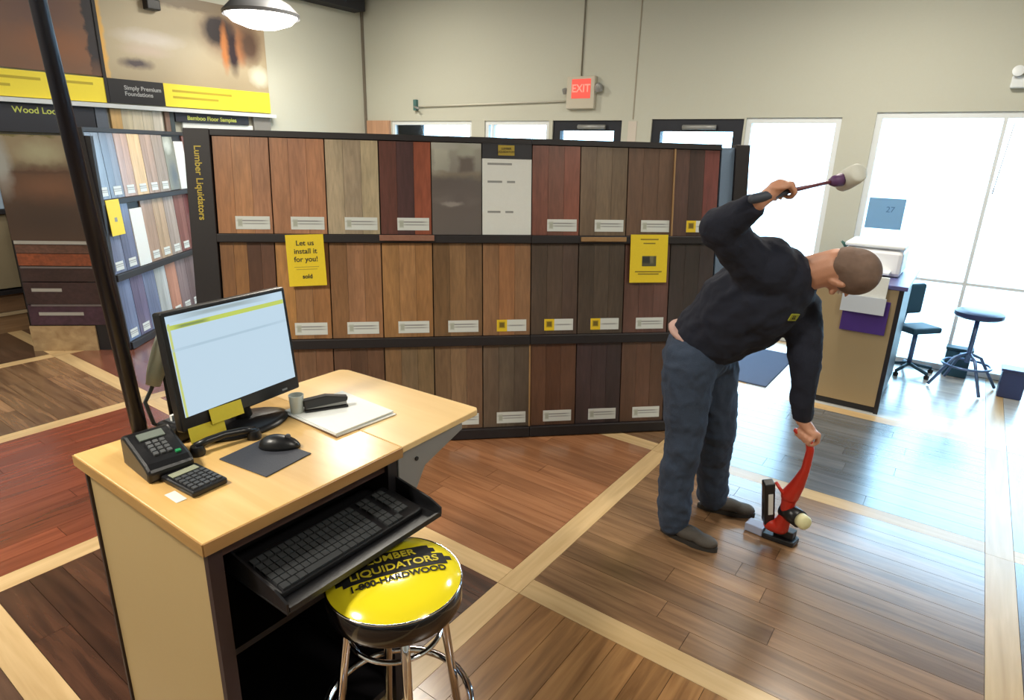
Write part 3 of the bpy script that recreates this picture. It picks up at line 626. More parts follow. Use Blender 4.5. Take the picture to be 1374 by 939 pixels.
box('inner_side', -.65, -.025, .04, .05, .02, ZD-.036, BLACK, t)
box('inner_back', -.648, -.64, .05, .567, .02, ZD-.036, BLACK, t)
box('bottom_shelf', -.64, -.03, .05, .567, .06, .085, BLACK, t)
box('middle_shelf', -.64, -.2, .05, .567, .42, .44, BLACK, t)
box('far_post', -.045, -.015, .565, .60, .0, ZD-.034, BLACK, t)
box('front_apron', -.05, -.03, .05, .565, ZD-.075, ZD-.034, mat('brown apron', (70, 44, 34), .5), t)
bm = bmesh.new()   # triangular leaf bracket
pts = [(dy-.005, ZD-.026), (.90, ZD-.026), (.90, ZD-.05), (.72, ZD-.11), (.64, ZD-.24), (dy-.005, ZD-.27)]
lo = [bm.verts.new((-.03, a_, b_)) for a_, b_ in pts]; hi = [bm.verts.new((-.012, a_, b_)) for a_, b_ in pts]
bm.faces.new(lo); bm.faces.new(hi[::-1])
for i in range(len(pts)): bm.faces.new((lo[i], lo[(i+1) % len(pts)], hi[(i+1) % len(pts)], hi[i]))
obj('leaf_bracket', bm, PALEMETAL, t, .003)
bm = bmesh.new(); 
for a_, b_ in ((.68, .88), (.63, .8)): bm_tube(bm, [(-.012, a_, b_), (-.008, a_, b_)], .007, 10)
obj('bracket_bolt', bm, BLACKPL, t)
# keyboard tray
tr = box('keyboard_tray', -.13, .165, .085, .60, ZD-.165, ZD-.158, BLACKPL, t, .002)
# sloping side cheeks of the tray
for y in (.085, .594):
    bm = bmesh.new(); lo = [bm.verts.new((a_, y, b_)) for a_, b_ in ((-.13, ZD-.157), (.165, ZD-.157), (.165, ZD-.135), (.12, ZD-.118), (-.13, ZD-.08))]
    hi = [bm.verts.new((v.co.x, y+.006, v.co.z)) for v in lo]; bm.faces.new(lo[::-1]); bm.faces.new(hi)
    for i in range(5): bm.faces.new((lo[i], lo[(i+1) % 5], hi[(i+1) % 5], hi[i]))
    obj('tray_cheek', bm, BLACKPL, tr)
box('tray_back_lip', -.13, -.124, .085, .6, ZD-.157, ZD-.12, BLACKPL, tr)
box('tray_front_lip', .16, .167, .092, .593, ZD-.157, ZD-.146, BLACKPL, tr)
# keyboard
kb = thing('keyboard', 'black keyboard with worn grey keys on the pull-out tray', 'keyboard', T(-1.233, .571, 0) @ T(.03, .34, ZD-.156) @ Matrix.Rotation(R(6), 4, 'Y'))
box('case', -.075, .085, -.235, .235, 0.006, .022, BLACKPL, kb, .005)
bm = bmesh.new(); random.seed(3)
for r_ in range(6):
    x = -.058+r_*.0225+(.004 if r_ else 0); y = -.225
    widths = [.018]*22
    if r_ == 5: widths = [.022, .022, .022, .105, .022, .022, .022, .022] + [.018]*6
    for wv in widths:
        if y+wv > .225: break
        if not (.075 < y < .088 or .145 < y < .152): bm_box(bm, x, x+.019, y, y+wv-.0015, .022, .028)
        y += wv+.0015
o = obj('keys', bm, mat('dark grey keycaps', (52, 54, 56), .55, vary=.3, bscale=120), kb); o['kind'] = 'stuff'
# monitor
MW, MH = .429, .346
yaw = R(97.2)
mx_ = Vector((math.cos(yaw), math.sin(yaw), 0)); bk = Vector((-math.sin(yaw), math.cos(yaw), 0)); mup = Vector((0, 0, 1))*math.cos(R(6))+bk*math.sin(R(6))
MM = frame((-1.725, .982, 1.181), mx_, mup)
mon = thing('monitor', 'black desktop monitor with lit white page and yellow band on the desk', 'monitor', T(-1.725, .982, ZD))
rel = mon.matrix_world.inverted() @ MM
bz = box('bezel', -MW/2, MW/2, -MH/2, MH/2, -.035, 0, BLACKPL, mon, .006, M=rel)
scr = printed('screen page', (206, 232, 250), [('r', -.0, .128, .2, .0065, (206, 222, 96), 0), ('r', -.125, .1275, .045, .004, (140, 160, 90), .3), ('r', -.195, -.02, .0035, .16, (214, 224, 130), 0), ('r', 0, .065, .19, .0035, (186, 214, 232), .4), ('r', -.02, .152, .12, .006, (170, 190, 196), .5), ('r', -.06, -.137, .1, .003, (110, 130, 140), .3)], noise=0, emit=.82)
box('screen', -MW/2+.014, MW/2-.014, -.130, .292/2+.015, .0003, .0012, scr, mon, M=rel)
box('chin_button', .14, .16, -MH/2+.012, -MH/2+.018, .0003, .002, PALEMETAL, mon, M=rel)
tube('stand_neck', [Vector((-.02, 0, .02)), Vector((-.04, 0, .1)), Vector((-.035, 0, .18))], [.035, .028, .03], BLACKPL, mon)
bm = bmesh.new(); bm_lathe(bm, [(0, .001), (.135, .001), (.135, .008), (.11, .016), (.04, .026), (0, .028)]); 
bmesh.ops.scale(bm, vec=(.72, 1.05, 1), verts=bm.verts); obj('stand_base', bm, BLACKPL, mon, smooth=True)
for i, (cx, cy, w_, h_, rz) in enumerate(((-.145, -.19, .115, .048, -3), (-.075, -.155, .11, .045, -2))):
    nt = thing('sticky_note', ['lower yellow sticky note hanging below the monitor chin', 'upper yellow sticky note on the monitor chin'][i], 'note', MM @ T(cx, cy, .004+.002*i) @ Matrix.Rotation(R(rz), 4, 'Z') @ Matrix.Rotation(R(-10), 4, 'X'), 'sticky notes')
    box('paper', -w_/2, w_/2, -h_/2, h_/2, 0, .001, mat('sticky yellow', (226, 206, 52), .6, vary=.05), nt)
# card terminal
ct = thing('card_terminal', 'black card terminal with coloured keys at the near left of the desk', 'card terminal', T(-1.655, .685, ZD) @ Matrix.Rotation(R(-4), 4, 'Z') @ Matrix.Scale(1.08, 4))
bm = bmesh.new()
for y0, y1, zz in ((-.055, .055, 0),):
    pts = [(-.08, 0), (.075, 0), (.08, .03), (.06, .045), (-.055, .085), (-.08, .075)]
    lo = [bm.verts.new((a_, y0, b_)) for a_, b_ in pts]; hi = [bm.verts.new((a_, y1, b_)) for a_, b_ in pts]
    bm.faces.new(lo); bm.faces.new(hi[::-1])
    for i in range(6): bm.faces.new((lo[i], lo[(i+1) % 6], hi[(i+1) % 6], hi[i]))
obj('body', bm, BLACKPL, ct, .008)
tilt = T(.0, 0, .066) @ Matrix.Rotation(R(19), 4, 'Y')
box('display_window', -.045, -.02, -.03, .03, 0, .004, mat('grey green lcd', (120, 128, 120), .2), ct, M=tilt)
bm = bmesh.new()
for i in range(4):
    for j in range(3): bm_box(bm, -.01+i*.014, .0+i*.014, -.022+j*.016, -.011+j*.016, 0, .005)
obj('keys', bm, mat('grey terminal keys', (92, 94, 96), .5), ct, M=tilt)['kind'] = 'stuff'
box('green_key', .046, .054, .024, .036, 0, .005, mat('green key', (40, 150, 90), .4), ct, M=tilt)
ct2 = thing('receipt_printer', 'low dark box with ridged top behind the card terminal', 'printer', T(-1.795, .82, ZD) @ Matrix.Rotation(R(8), 4, 'Z'))
box('body', -.045, .045, -.05, .05, 0, .055, BLACKPL, ct2, .01); box('paper_slot', -.03, .04, -.03, .03, .0555, .058, mat('dim grey plastic', (78, 80, 84), .4), ct2); box('paper_end', -.01, .0, -.025, .025, .056, .075, WHITE, ct2)
# calculator, slip, mouse pad, mouse
MCc = T(-1.50, .715, ZD) @ Matrix.Rotation(R(-57), 4, 'Z')
ca = thing('calculator', 'dark desktop calculator with pale display, nearest item on the desk', 'calculator', T(-1.502, .699, ZD) @ Matrix.Rotation(R(3), 4, 'Z'))
box('case', -.073, .073, -.048, .048, 0.001, .018, BLACKPL, ca, .005)
box('display', -.058, -.034, -.036, .036, .018, .0195, mat('calculator lcd', (160, 164, 140), .2), ca)
bm = bmesh.new()
for i in range(5):
    for j in range(5): bm_box(bm, -.022+i*.018, -.010+i*.018, -.038+j*.0165, -.026+j*.0165, .018, .022)
obj('keys', bm, mat('calculator keys', (74, 76, 80), .5), ca)['kind'] = 'stuff'
tag(box('paper_slip', -1.50, -1.44, .620, .646, ZD+.0005, ZD+.0015, WHITE), 'small white paper slip at the desk edge beside the calculator', 'paper')
pad = box('mouse_pad', -.105, .085, -.075, .085, 0.0005, .004, mat('charcoal mouse pad', (62, 64, 72), .6, bump=.2, bscale=300), bevel=.002)
pad.matrix_world = T(-1.475, .892, ZD) @ Matrix.Rotation(R(7), 4, 'Z'); tag(pad, 'charcoal rectangular mouse pad on the desk in front of the monitor', 'mouse pad')
ms = thing('mouse', 'black computer mouse on the mouse pad', 'mouse', T(-1.505, .955, ZD+.0045) @ Matrix.Rotation(R(38), 4, 'Z'))
bm = bmesh.new(); bmesh.ops.create_uvsphere(bm, u_segments=24, v_segments=14, radius=1)
for v in bm.verts:
    v.co = Vector((v.co.x*.06, v.co.y*.034*(1-.12*v.co.x), max(0, v.co.z)*.036*(1-.15*v.co.x)))
obj('shell', bm, BLACKPL, ms, smooth=True); 
bm = bmesh.new(); bm_tube(bm, [(.025, -.004, .031), (.025, .004, .031)], .008, 14); obj('scroll_wheel', bm, mat('grey rubber', (80, 80, 84), .6), ms)
# handset-like object lying in front of the monitor base
hs = thing('phone_handset', 'black phone handset lying in front of the monitor base', 'telephone handset', T(-1.632, .865, ZD) @ Matrix.Rotation(R(80), 4, 'Z') @ Matrix.Scale(.85, 4))
tube('handle', [(-.1, 0, .03), (-.06, .004, .038), (0, .008, .042), (.06, .004, .038), (.1, 0, .03)], [.014, .013, .012, .013, .014], BLACKPL, hs, 14)
for s_ in (-1, 1): lathe('ear_piece', [(0, 0), (.024, 0), (.026, .012), (.02, .032), (0, .036)], BLACKPL, hs, c=(s_*.095, 0, 0), seg=20)
# paper stack and stapler
ps = thing('paper_stack', 'stack of white papers on the desk top beside the monitor', 'papers', T(-1.565, 1.222, ZD) @ Matrix.Rotation(R(-2), 4, 'Z'))
for k in range(3):
    box('sheet', -.135, .135, -.115, .115, .001+.004*k, .0045+.004*k, WHITE, ps, M=Matrix.Rotation(R((-2, 1.5, 0)[k]), 4, 'Z') @ T((.006, -.004, 0)[k], (.006, -.005, 0)[k], 0))
box('clipboard', -.142, .142, -.12, .122, 0.0, .001, mat('brown board', (120, 88, 60), .5), ps)
st = thing('stapler', 'black stapler standing on the paper stack', 'stapler', T(-1.610, 1.205, ZD+.0128) @ Matrix.Rotation(R(62), 4, 'Z'))
box('base', -.07, .07, -.016, .016, 0, .008, BLACKPL, st, .003)
bm = bmesh.new(); lo = [(-.07, .012), (.068, .022), (.07, .036), (.0, .05), (-.072, .042)]
A = [bm.verts.new((a_, -.013, b_)) for a_, b_ in lo]; B = [bm.verts.new((a_, .013, b_)) for a_, b_ in lo]; bm.faces.new(A); bm.faces.new(B[::-1])
for i in range(5): bm.faces.new((A[i], A[(i+1) % 5], B[(i+1) % 5], B[i]))
obj('arm', bm, BLACKPL, st, .003); box('magazine', -.065, .066, -.009, .009, .010, .020, PALEMETAL, st)
tag(lathe('glass_cup', [(0, 0), (.02, 0), (.024, .06), (.022, .06), (.018, .004), (0, .004)], mat('clear grey plastic', (180, 186, 180), .1, spec=.8), c=(-1.66, 1.128, ZD+.0128)), 'small clear cup beside the stapler on the papers', 'cup')
# barcode scanner on its stand
bs = thing('barcode_scanner', 'grey and cream barcode scanner on a bent stand behind the monitor', 'scanner', T(-1.86, .83, ZD))
lathe('stand_base', [(0, 0), (.045, 0), (.045, .01), (.01, .018), (0, .018)], BLACKPL, bs)
tube('stand_arm', [(0, 0, .015), (-.005, .0, .10), (-.01, -.0, .17), (-.02, .02, .21)], .009, BLACKPL, bs)
bm = bmesh.new(); bm_tube(bm, [(-.02, -.035, .15), (-.02, -.02, .19), (-.015, .0, .25), (-.012, .01, .30)], [.02, .026, .026, .016], 14); obj('scanner_head', bm, mat('cream plastic', (198, 196, 170), .4), bs, smooth=True)
tube('scanner_cable', [(-.02, -.035, .15), (-.03, -.06, .10), (-.02, -.05, .03), (.0, -.03, .012)], .006, mat('grey cable sleeve', (110, 116, 120), .5), bs)
# tall black pole
pl = thing('tall_black_pole', 'tall black pole rising from the rear left of the desk past the ceiling', 'pole', T(-1.865, .735, ZD))
tube('shaft', [(0, 0, .0), Vector((-.118, -.045, 1.6)), Vector((-.16, -.066, 2.3))], [.0215, .019, .018], mat('black pole paint', (30, 28, 38), .35, .2), pl, 18)
lathe('foot', [(0, 0), (.035, 0), (.035, .012), (.024, .02), (0, .02)], BLACKPL, pl)

# ================================================================== SHOP STOOL
ss = thing('shop_stool', 'round yellow-topped shop stool with black band and chrome legs at the desk', 'stool', T(-1.043, .957, 0))
ZS = .745; RS = .178
lathe('seat_cushion', [(0, ZS+.006), (.06, ZS+.005), (.12, ZS), (.155, ZS-.010), (RS-.003, ZS-.026)], mat('glossy yellow vinyl', (246, 226, 40), .14, coat=.5), ss, seg=64)
lathe('seat_band', [(RS-.003, ZS-.026), (RS, ZS-.03), (RS+.001, ZS-.085), (RS-.006, ZS-.098), (.05, ZS-.10), (0, ZS-.1)], mat('glossy black band', (22, 20, 22), .12, coat=.4), ss, seg=64)
bm = bmesh.new(); bm_ring(bm, (0, 0, ZS-.027), RS-.001, .003, 64); obj('chrome_bead', bm, CHROME, ss, smooth=True)
# lettering on the seat: reads for a viewer standing at the camera
lr = Matrix.Rotation(R(61), 4, 'Z')
def seat_decal(name, bm, m, M):
    bmesh.ops.transform(bm, matrix=M, verts=bm.verts)
    return bm
def drape(o, MM):
    """sit flat lettering on the domed cushion"""
    for v in o.data.vertices:
        p = MM @ v.co; r_ = math.hypot(p.x, p.y)
        PR = ((0, .006), (.06, .005), (.12, 0), (.155, -.010), (.175, -.026), (.3, -.1))
        z = next(ZS+a1+(a2-a1)*(r_-r1)/(r2-r1) for (r1, a1), (r2, a2) in zip(PR, PR[1:]) if r_ <= r2)
        v.co = Vector((p.x, p.y, z + .0014 + (v.co.z)))
    o.matrix_local = Matrix.Identity(4)
Mtx = lr @ T(.002, -.036, 0) @ Matrix.Scale(1.1, 4)
bm = bmesh.new()
def grid_poly(bm, pts_rows):
    rows = [[bm.verts.new((x, y, 0)) for x in xs] for y, xs in pts_rows]
    for A, B in zip(rows, rows[1:]):
        for i in range(len(A)-1): bm.faces.new((A[i], A[i+1], B[i+1], B[i]))
def strip(bm, x0, x1, y0, y1, nx=14, ny=4, z=0):
    grid_poly(bm, [(y0+(y1-y0)*j/ny, [x0+(x1-x0)*i/nx for i in range(nx+1)]) for j in range(ny+1)])
strip(bm, -.125, .125, .008, .0525, 20, 6); strip(bm, -.098, .098, .0525, .092, 16, 6); strip(bm, -.140, -.1252, .022, .038, 2); strip(bm, .1252, .140, .022, .038, 2); strip(bm, -.110, -.0952, .060, .078, 2); strip(bm, .0952, .110, .060, .078, 2)
o = obj('black_plaque_print', bm, INK, ss); drape(o, Mtx)
YP = mat('yellow seat print', (206, 188, 50), .4)
for words, sz, y, m, z in (('LUMBER', .033, .070, YP, .0012), ('LIQUIDATORS', .0335, .031, YP, .0012), ('1-800-HARDWOOD', .026, -.008, INK, .0014)):
    o = text('lettering', words, sz, m, ss, bold=.0006); 
    bm = bmesh.new(); bm.from_mesh(o.data); bmesh.ops.subdivide_edges(bm, edges=[e for e in bm.edges if e.calc_length() > .02], cuts=2); bm.to_mesh(o.data); bm.free()
    for v in o.data.vertices: v.co.y += y; v.co.z += z
    drape(o, Mtx)
lathe('swivel_plate', [(0, ZS-.10), (.09, ZS-.10), (.09, ZS-.115), (0, ZS-.115)], BLACKPL, ss)
for k in range(4):
    an = R(45+k*90+12); c, s_ = math.cos(an), math.sin(an)
    tube('leg', [(.085*c, .085*s_, ZS-.112), (.118*c, .118*s_, ZS-.125), (.128*c, .128*s_, ZS-.16), (.20*c, .20*s_, .015)], .0125, CHROME, ss, 14)
    lathe('foot_cap', [(0, 0), (.016, 0), (.016, .03), (0, .035)], BLACKPL, ss, c=(.203*c, .203*s_, 0), seg=14)
bm = bmesh.new(); bm_ring(bm, (0, 0, ZS-.19), .122, .007, 48); obj('upper_ring', bm, CHROME, ss, smooth=True)
bm = bmesh.new(); bm_ring(bm, (0, 0, .29), .205, .011, 56); obj('foot_ring', bm, CHROME, ss, smooth=True)

# ================================================================== PERSON
def capsule(bm, a_, b_, ra, rb, seg=14):
    a_, b_ = Vector(a_), Vector(b_); d = (b_-a_); L = d.length
    if L < 1e-6: d = Vector((0, 0, 1)); 
    d = d.normalized(); x = d.orthogonal().normalized(); y = d.cross(x)
    prof = [(a_-d*ra*math.cos(q), ra*math.sin(q)) for q in (R(25), R(55), R(90))] + [(b_+d*rb*math.cos(q), rb*math.sin(q)) for q in (R(90), R(55), R(25))]
    rings = [[bm.verts.new(c+(x*math.cos(t_)+y*math.sin(t_))*r_) for t_ in [2*math.pi*k/seg for k in range(seg)]] for c, r_ in prof]
    p0_, p1_ = bm.verts.new(a_-d*ra), bm.verts.new(b_+d*rb)
    for A, B in zip(rings, rings[1:]):
        for k in range(seg): bm.faces.new((A[k], A[(k+1) % seg], B[(k+1) % seg], B[k]))
    for k in range(seg): bm.faces.new((p0_, rings[0][(k+1) % seg], rings[0][k])); bm.faces.new((p1_, rings[-1][k], rings[-1][(k+1) % seg]))
def chain(bm, pts, rads):
    for i in range(len(pts)-1): capsule(bm, pts[i], pts[i+1], rads[i], rads[i+1])
def ell(bm, c, rad, M3=None, seg=20):
    r_ = bmesh.ops.create_uvsphere(bm, u_segments=seg, v_segments=max(8, seg//2), radius=1)
    for v in r_['verts']:
        p = Vector((v.co.x*rad[0], v.co.y*rad[1], v.co.z*rad[2])); v.co = (M3 @ p if M3 else p)+Vector(c)
def remeshed(name, bm, m, parent, voxel, smooth_it=6, fac=.5, disp=None):
    me = bpy.data.meshes.new(name); bmesh.ops.recalc_face_normals(bm, faces=bm.faces); bm.to_mesh(me); bm.free()
    o = bpy.data.objects.new(name, me); COL.objects.link(o)
    rm = o.modifiers.new('r', 'REMESH'); rm.mode = 'VOXEL'; rm.voxel_size = voxel; rm.use_smooth_shade = True
    sm = o.modifiers.new('s', 'SMOOTH'); sm.iterations = smooth_it; sm.factor = fac
    if disp:
        tx = bpy.data.textures.new(name, 'CLOUDS'); tx.noise_scale = disp[1]; dm = o.modifiers.new('d', 'DISPLACE'); dm.texture = tx; dm.strength = disp[0]; dm.mid_level = .5; dm.texture_coords = 'LOCAL'
    bpy.context.view_layer.update()
    me2 = bpy.data.meshes.new_from_object(o.evaluated_get(bpy.context.evaluated_depsgraph_get()))
    bpy.data.objects.remove(o)
    o = bpy.data.objects.new(name, me2); COL.objects.link(o); me2.materials.clear(); me2.materials.append(m)
    for p in me2.polygons: p.use_smooth = True
    if parent: o.parent = parent
    return o
V = Vector
J = dict(rank=V((-.905, 2.665, .09)), lank=V((-.83, 3.01, .09)), rknee=V((-.880, 2.645, .51)), lknee=V((-.795, 2.87, .50)), rhip=V((-.905, 2.65, .90)), lhip=V((-.865, 2.83, .89)),
    pel=V((-.905, 2.738, .955)), waist=V((-.83, 2.74, 1.10)), chest=V((-.69, 2.74, 1.245)), neck=V((-.535, 2.746, 1.345)),
    rsh=V((-.665, 2.60, 1.375)), relb=V((-.775, 2.43, 1.535)), rwr=V((-.630, 2.385, 1.640)), rha=V((-.575, 2.415, 1.675)),
    lsh=V((-.525, 2.83, 1.20)), lelb=V((-.45, 2.795, .93)), lwr=V((-.432, 2.815, .70)), lha=V((-.416, 2.828, .635)))
man = thing('person', 'person in dark navy sweater and blue jeans bending forward, mallet raised behind', 'person', T(-.87, 2.8, 0))
IM = man.matrix_world.inverted()
SKIN = mat('skin', (206, 150, 122), .5, bump=.03, bscale=120, vary=.04)
def L_(p): return IM @ p
# head frame
hup = V((.96, .02, -.16)).normalized(); hf = V((.05, .62, -.80)); hf = (hf-hup*hf.dot(hup)).normalized(); hr = hf.cross(hup)
H3 = Matrix(((hr.x, hf.x, hup.x), (hr.y, hf.y, hup.y), (hr.z, hf.z, hup.z)))
hc = V((-.360, 2.735, 1.375))
def hp(x, y, z): return L_(hc + H3 @ V((x, y, z)))
bm = bmesh.new()
ell(bm, hp(0, -.012, .03), (.076, .098, .088), H3); ell(bm, hp(0, .02, -.035), (.060, .072, .078), H3); ell(bm, hp(0, .045, -.085), (.034, .032, .026), H3)
capsule(bm, hp(0, .088, .01), hp(0, .108, -.032), .009, .014); ell(bm, hp(0, .085, -.065), (.024, .012, .009), H3)     # nose, mouth
ell(bm, hp(0, .078, .03), (.052, .02, .012), H3)   # brow
for s_ in (-1, 1):
    ell(bm, hp(s_*.045, .072, -.02), (.02, .016, .014), H3); ell(bm, hp(s_*.078, -.012, -.008), (.007, .018, .031), H3); ell(bm, hp(s_*.083, -.018, .004), (.008, .013, .02), H3)
chain(bm, [L_(J['neck']-V((.05, 0, .02))), L_(J['neck']+V((.05, -.005, .01))), hp(0, -.03, -.03)], [.078, .072, .068])
# body core under the clothes
chain(bm, [L_(J[k]) for k in ('pel', 'waist', 'chest', 'neck')], [.13, .13, .14, .07])
for s_ in 'rl':
    chain(bm, [L_(J['pel']), L_(J[s_+'hip']), L_(J[s_+'knee']), L_(J[s_+'ank'])], [.1, .085, .055, .034])
    chain(bm, [L_(J['chest']), L_(J[s_+'sh']), L_(J[s_+'elb']), L_(J[s_+'wr'])], [.1, .055, .04, .028])
    an_ = J[s_+'ank']; capsule(bm, L_(an_), L_(an_+V((.12, .0 if s_ == 'r' else .06, -.05))), .030, .020)
def hand(bm, wr, c, ax, palm_n, rad, s_=1):
    """palm beside the handle (axis ax through c); four fingers and a thumb close round it"""
    ax = ax.normalized(); n = (palm_n-ax*palm_n.dot(ax)).normalized(); t_ = ax.cross(n)
    pc = c - n*(rad+.016)
    ell(bm, L_(pc), (.042, .034, .016), Matrix(((ax.x, t_.x, n.x), (ax.y, t_.y, n.y), (ax.z, t_.z, n.z))))
    chain(bm, [L_(wr), L_(wr+(pc-wr)*.5), L_(pc)], [.026, .027, .024])
    for k, (o_, ln) in enumerate(((.033, 1.0), (.011, 1.08), (-.011, 1.0), (-.032, .85))):
        pts = []
        for q in (200, 150, 100, 45, 0):
            a_ = R(q); q_ = (rad+.0085)*(1 if ln > .9 else .95)
            pts.append(L_(c + ax*o_ + (n*math.cos(a_) + t_*s_*math.sin(a_))*q_*1.02))
        chain(bm, pts[:5], [.0095, .0095, .009, .0085, .0075])
    pts = [L_(pc+ax*.035-t_*s_*.012), L_(c+ax*.048-t_*s_*(rad+.009)), L_(c+ax*.044+(n*.8-t_*s_*.6)*(rad+.009)), L_(c+ax*.034+n*(rad+.010))]
    chain(bm, pts, [.014, .011, .0095, .008])
mdir = (V((-.386, 2.627, 1.734)) - J['rha']).normalized()
hand(bm, J['rwr'], J['rha'], mdir, V((.2, .5, -.7)), .013, 1)
hdir = V((-.10, .12, -1)).normalized()
hand(bm, J['lwr'], V((-.405, 2.83, .625)), V((.85, -.25, -.35)), V((.0, -.1, -1)), .017, -1)
body = remeshed('body', bm, SKIN, man, .0055, 5)
EYE = mat('eye white', (225, 222, 215), .3)
for s_ in (-1, 1):
    bm = bmesh.new(); ell(bm, hp(s_*.030, .082, .006), (.011, .011, .011)); obj('eye', bm, EYE, man, smooth=True)
bm = bmesh.new(); ell(bm, hp(0, -.018, .036), (.0815, .100, .090), H3, 28); ell(bm, hp(0, -.055, .0), (.066, .060, .07), H3)
hair = remeshed('hair', bm, mat('short brown hair', (122, 100, 88), .85, bump=.6, bscale=18, vary=.45), man, .006, 4)
bm = bmesh.new(); bm.from_mesh(hair.data)
Mi = Matrix.Translation(hc - V((-.87, 2.8, 0))) @ H3.to_4x4(); Mi = Mi.inverted()
def keep(p):
    q = Mi @ p
    if q.y > .055 and q.z < .045: return False        # open face
    if q.z < -.012 and q.y > -.045: return False      # around the ears
    if q.z < -.045: return False
    return True
bmesh.ops.delete(bm, geom=[v for v in bm.verts if not keep(v.co)], context='VERTS'); bm.to_mesh(hair.data); bm.free()
for p in hair.data.polygons: p.use_smooth = True
# sweater
SW = mat('navy knit', (26, 30, 46), .9, bump=.35, bscale=350, vary=.2)
bm = bmesh.new()
tor = [(J['pel']+V((.03, 0, .06)), .155), (V((-.80, 2.735, 1.075)), .172), (V((-.74, 2.735, 1.165)), .188), (V((-.66, 2.735, 1.235)), .190), (V((-.59, 2.74, 1.29)), .145), (V((-.545, 2.745, 1.325)), .085)]
chain(bm, [L_(p) for p, r_ in tor], [r_ for p, r_ in tor])
ell(bm, L_(V((-.632, 2.62, 1.372))), (.125, .10, .125)); ell(bm, L_(V((-.585, 2.68, 1.335))), (.12, .11, .125))
chain(bm, [L_(V((-.66, 2.68, 1.30))), L_(J['rsh']), L_((J['rsh']+J['relb'])/2+V((0, 0, .0))), L_(J['relb']), L_(J['rwr']*.75+J['relb']*.25)], [.12, .095, .086, .080, .052])
chain(bm, [L_(V((-.585, 2.79, 1.25))), L_(J['lsh']), L_((J['lsh']+J['lelb'])/2+V((.01, 0, 0))), L_(J['lelb']), L_(J['lwr']+V((-.0, 0, .03)))], [.11, .088, .075, .064, .046])
capsule(bm, L_(J['neck']-V((.04, 0, .02))), L_(J['neck']+V((-.005, 0, .0))), .075, .072)
ell(bm, L_(V((-.71, 2.76, 1.085))), (.15, .16, .11))
sweater = remeshed('sweater', bm, SW, man, .009, 4, .5, (.022, .07))
lg = V((-.5, 2.745, 1.20))
# jeans
JN = mat('blue denim', (54, 66, 86), .9, bump=.3, bscale=260, vary=.28)
bm = bmesh.new()
ell(bm, L_(J['pel']+V((.0, 0, -.03))), (.150, .185, .135))
for s_ in 'rl':
    h_, k_, a_ = J[s_+'hip'], J[s_+'knee'], J[s_+'ank']
    chain(bm, [L_(h_), L_(h_*.5+k_*.5), L_(k_), L_(k_*.5+a_*.5+V((-.012, 0, 0))), L_(a_+V((.012, 0, -.004)))], [.124, .105, .088, .084, .080])
jeans = remeshed('jeans', bm, JN, man, .009, 4, .5, (.026, .07))
bm = bmesh.new(); ell(bm, L_(J['pel']+V((-.018, 0, .055))), (.128, .146, .036), Matrix.Rotation(R(20), 3, 'Y')); obj('shirt_hem', bm, mat('pinkish shirt', (196, 160, 150), .8), man, smooth=True)
# logo on the chest
lo_ = thing('chest_logo_tmp', '', '') ; bpy.data.objects.remove(lo_)
dg = bpy.context.evaluated_depsgraph_get()
bpy.context.view_layer.update()
oc = V((0, 0, CAM_H)); tgt = V((-.515, 2.70, 1.175)); dr = (tgt-oc).normalized()
hit, loc, nor, _ = sweater.ray_cast(sweater.matrix_world.inverted() @ oc, dr)
if hit:
    lm = frame(loc+nor*.004, V((.8, .45, -.25)), V((.2, 0, 1)))
    zax = nor; xax = V((.8, .5, -.3)); 
    y_ = zax.cross(xax).normalized(); x_ = y_.cross(zax)
    lm = Matrix(((x_.x, y_.x, zax.x, loc.x+nor.x*.004), (x_.y, y_.y, zax.y, loc.y+nor.y*.004), (x_.z, y_.z, zax.z, loc.z+nor.z*.004), (0, 0, 0, 1)))
    lp = box('chest_logo', -.024, .024, -.017, .017, -.003, .003, mat('logo yellow green', (150, 150, 40), .7, vary=.3), man, .002, M=lm)
    text('chest_lettering', 'LL', .022, INK, man, lm @ T(0, 0, .0036), bold=.001)
# shoes
SH = mat('grey brown suede', (74, 68, 62), .75, bump=.2, vary=.15); SOLE = mat('dark rubber sole', (48, 44, 40), .7)
for s_, hl, to in (('r', V((-.955, 2.665, 0)), V((-.665, 2.655, 0))), ('l', V((-.885, 2.99, 0)), V((-.62, 3.08, 0)))):
    d = (to-hl).normalized(); n = V((-d.y, d.x, 0)); sh = Matrix(((d.x, n.x, 0), (d.y, n.y, 0), (0, 0, 1)))
    f = lambda x, y, z: L_(hl + d*x + n*y + V((0, 0, z)))
    bm = bmesh.new(); ell(bm, f(.06, 0, .06), (.058, .043, .05), sh); ell(bm, f(.14, 0, .046), (.09, .047, .036), sh); ell(bm, f(.225, .0, .037), (.065, .046, .027), sh); capsule(bm, f(.07, 0, .06), f(.065, 0, .10), .046, .046)
    so = remeshed('shoe', bm, SH, man, .007, 4)
    bm = bmesh.new(); k = 28; pts = []
    for q in range(k):
        a_ = 2*math.pi*q/k; x = math.cos(a_); y = math.sin(a_); wd = .044*(1 if x > 0 else .82)
        pts.append(f(.145+x*.146, y*wd, 0))
    lo = [bm.verts.new((p.x, p.y, .001)) for p in pts]; hi = [bm.verts.new((p.x, p.y, .024)) for p in pts]; bm.faces.new(lo[::-1]); bm.faces.new(hi)
    for q in range(k): bm.faces.new((lo[q], lo[(q+1) % k], hi[(q+1) % k], hi[q]))
    obj('sole', bm, SOLE, so)
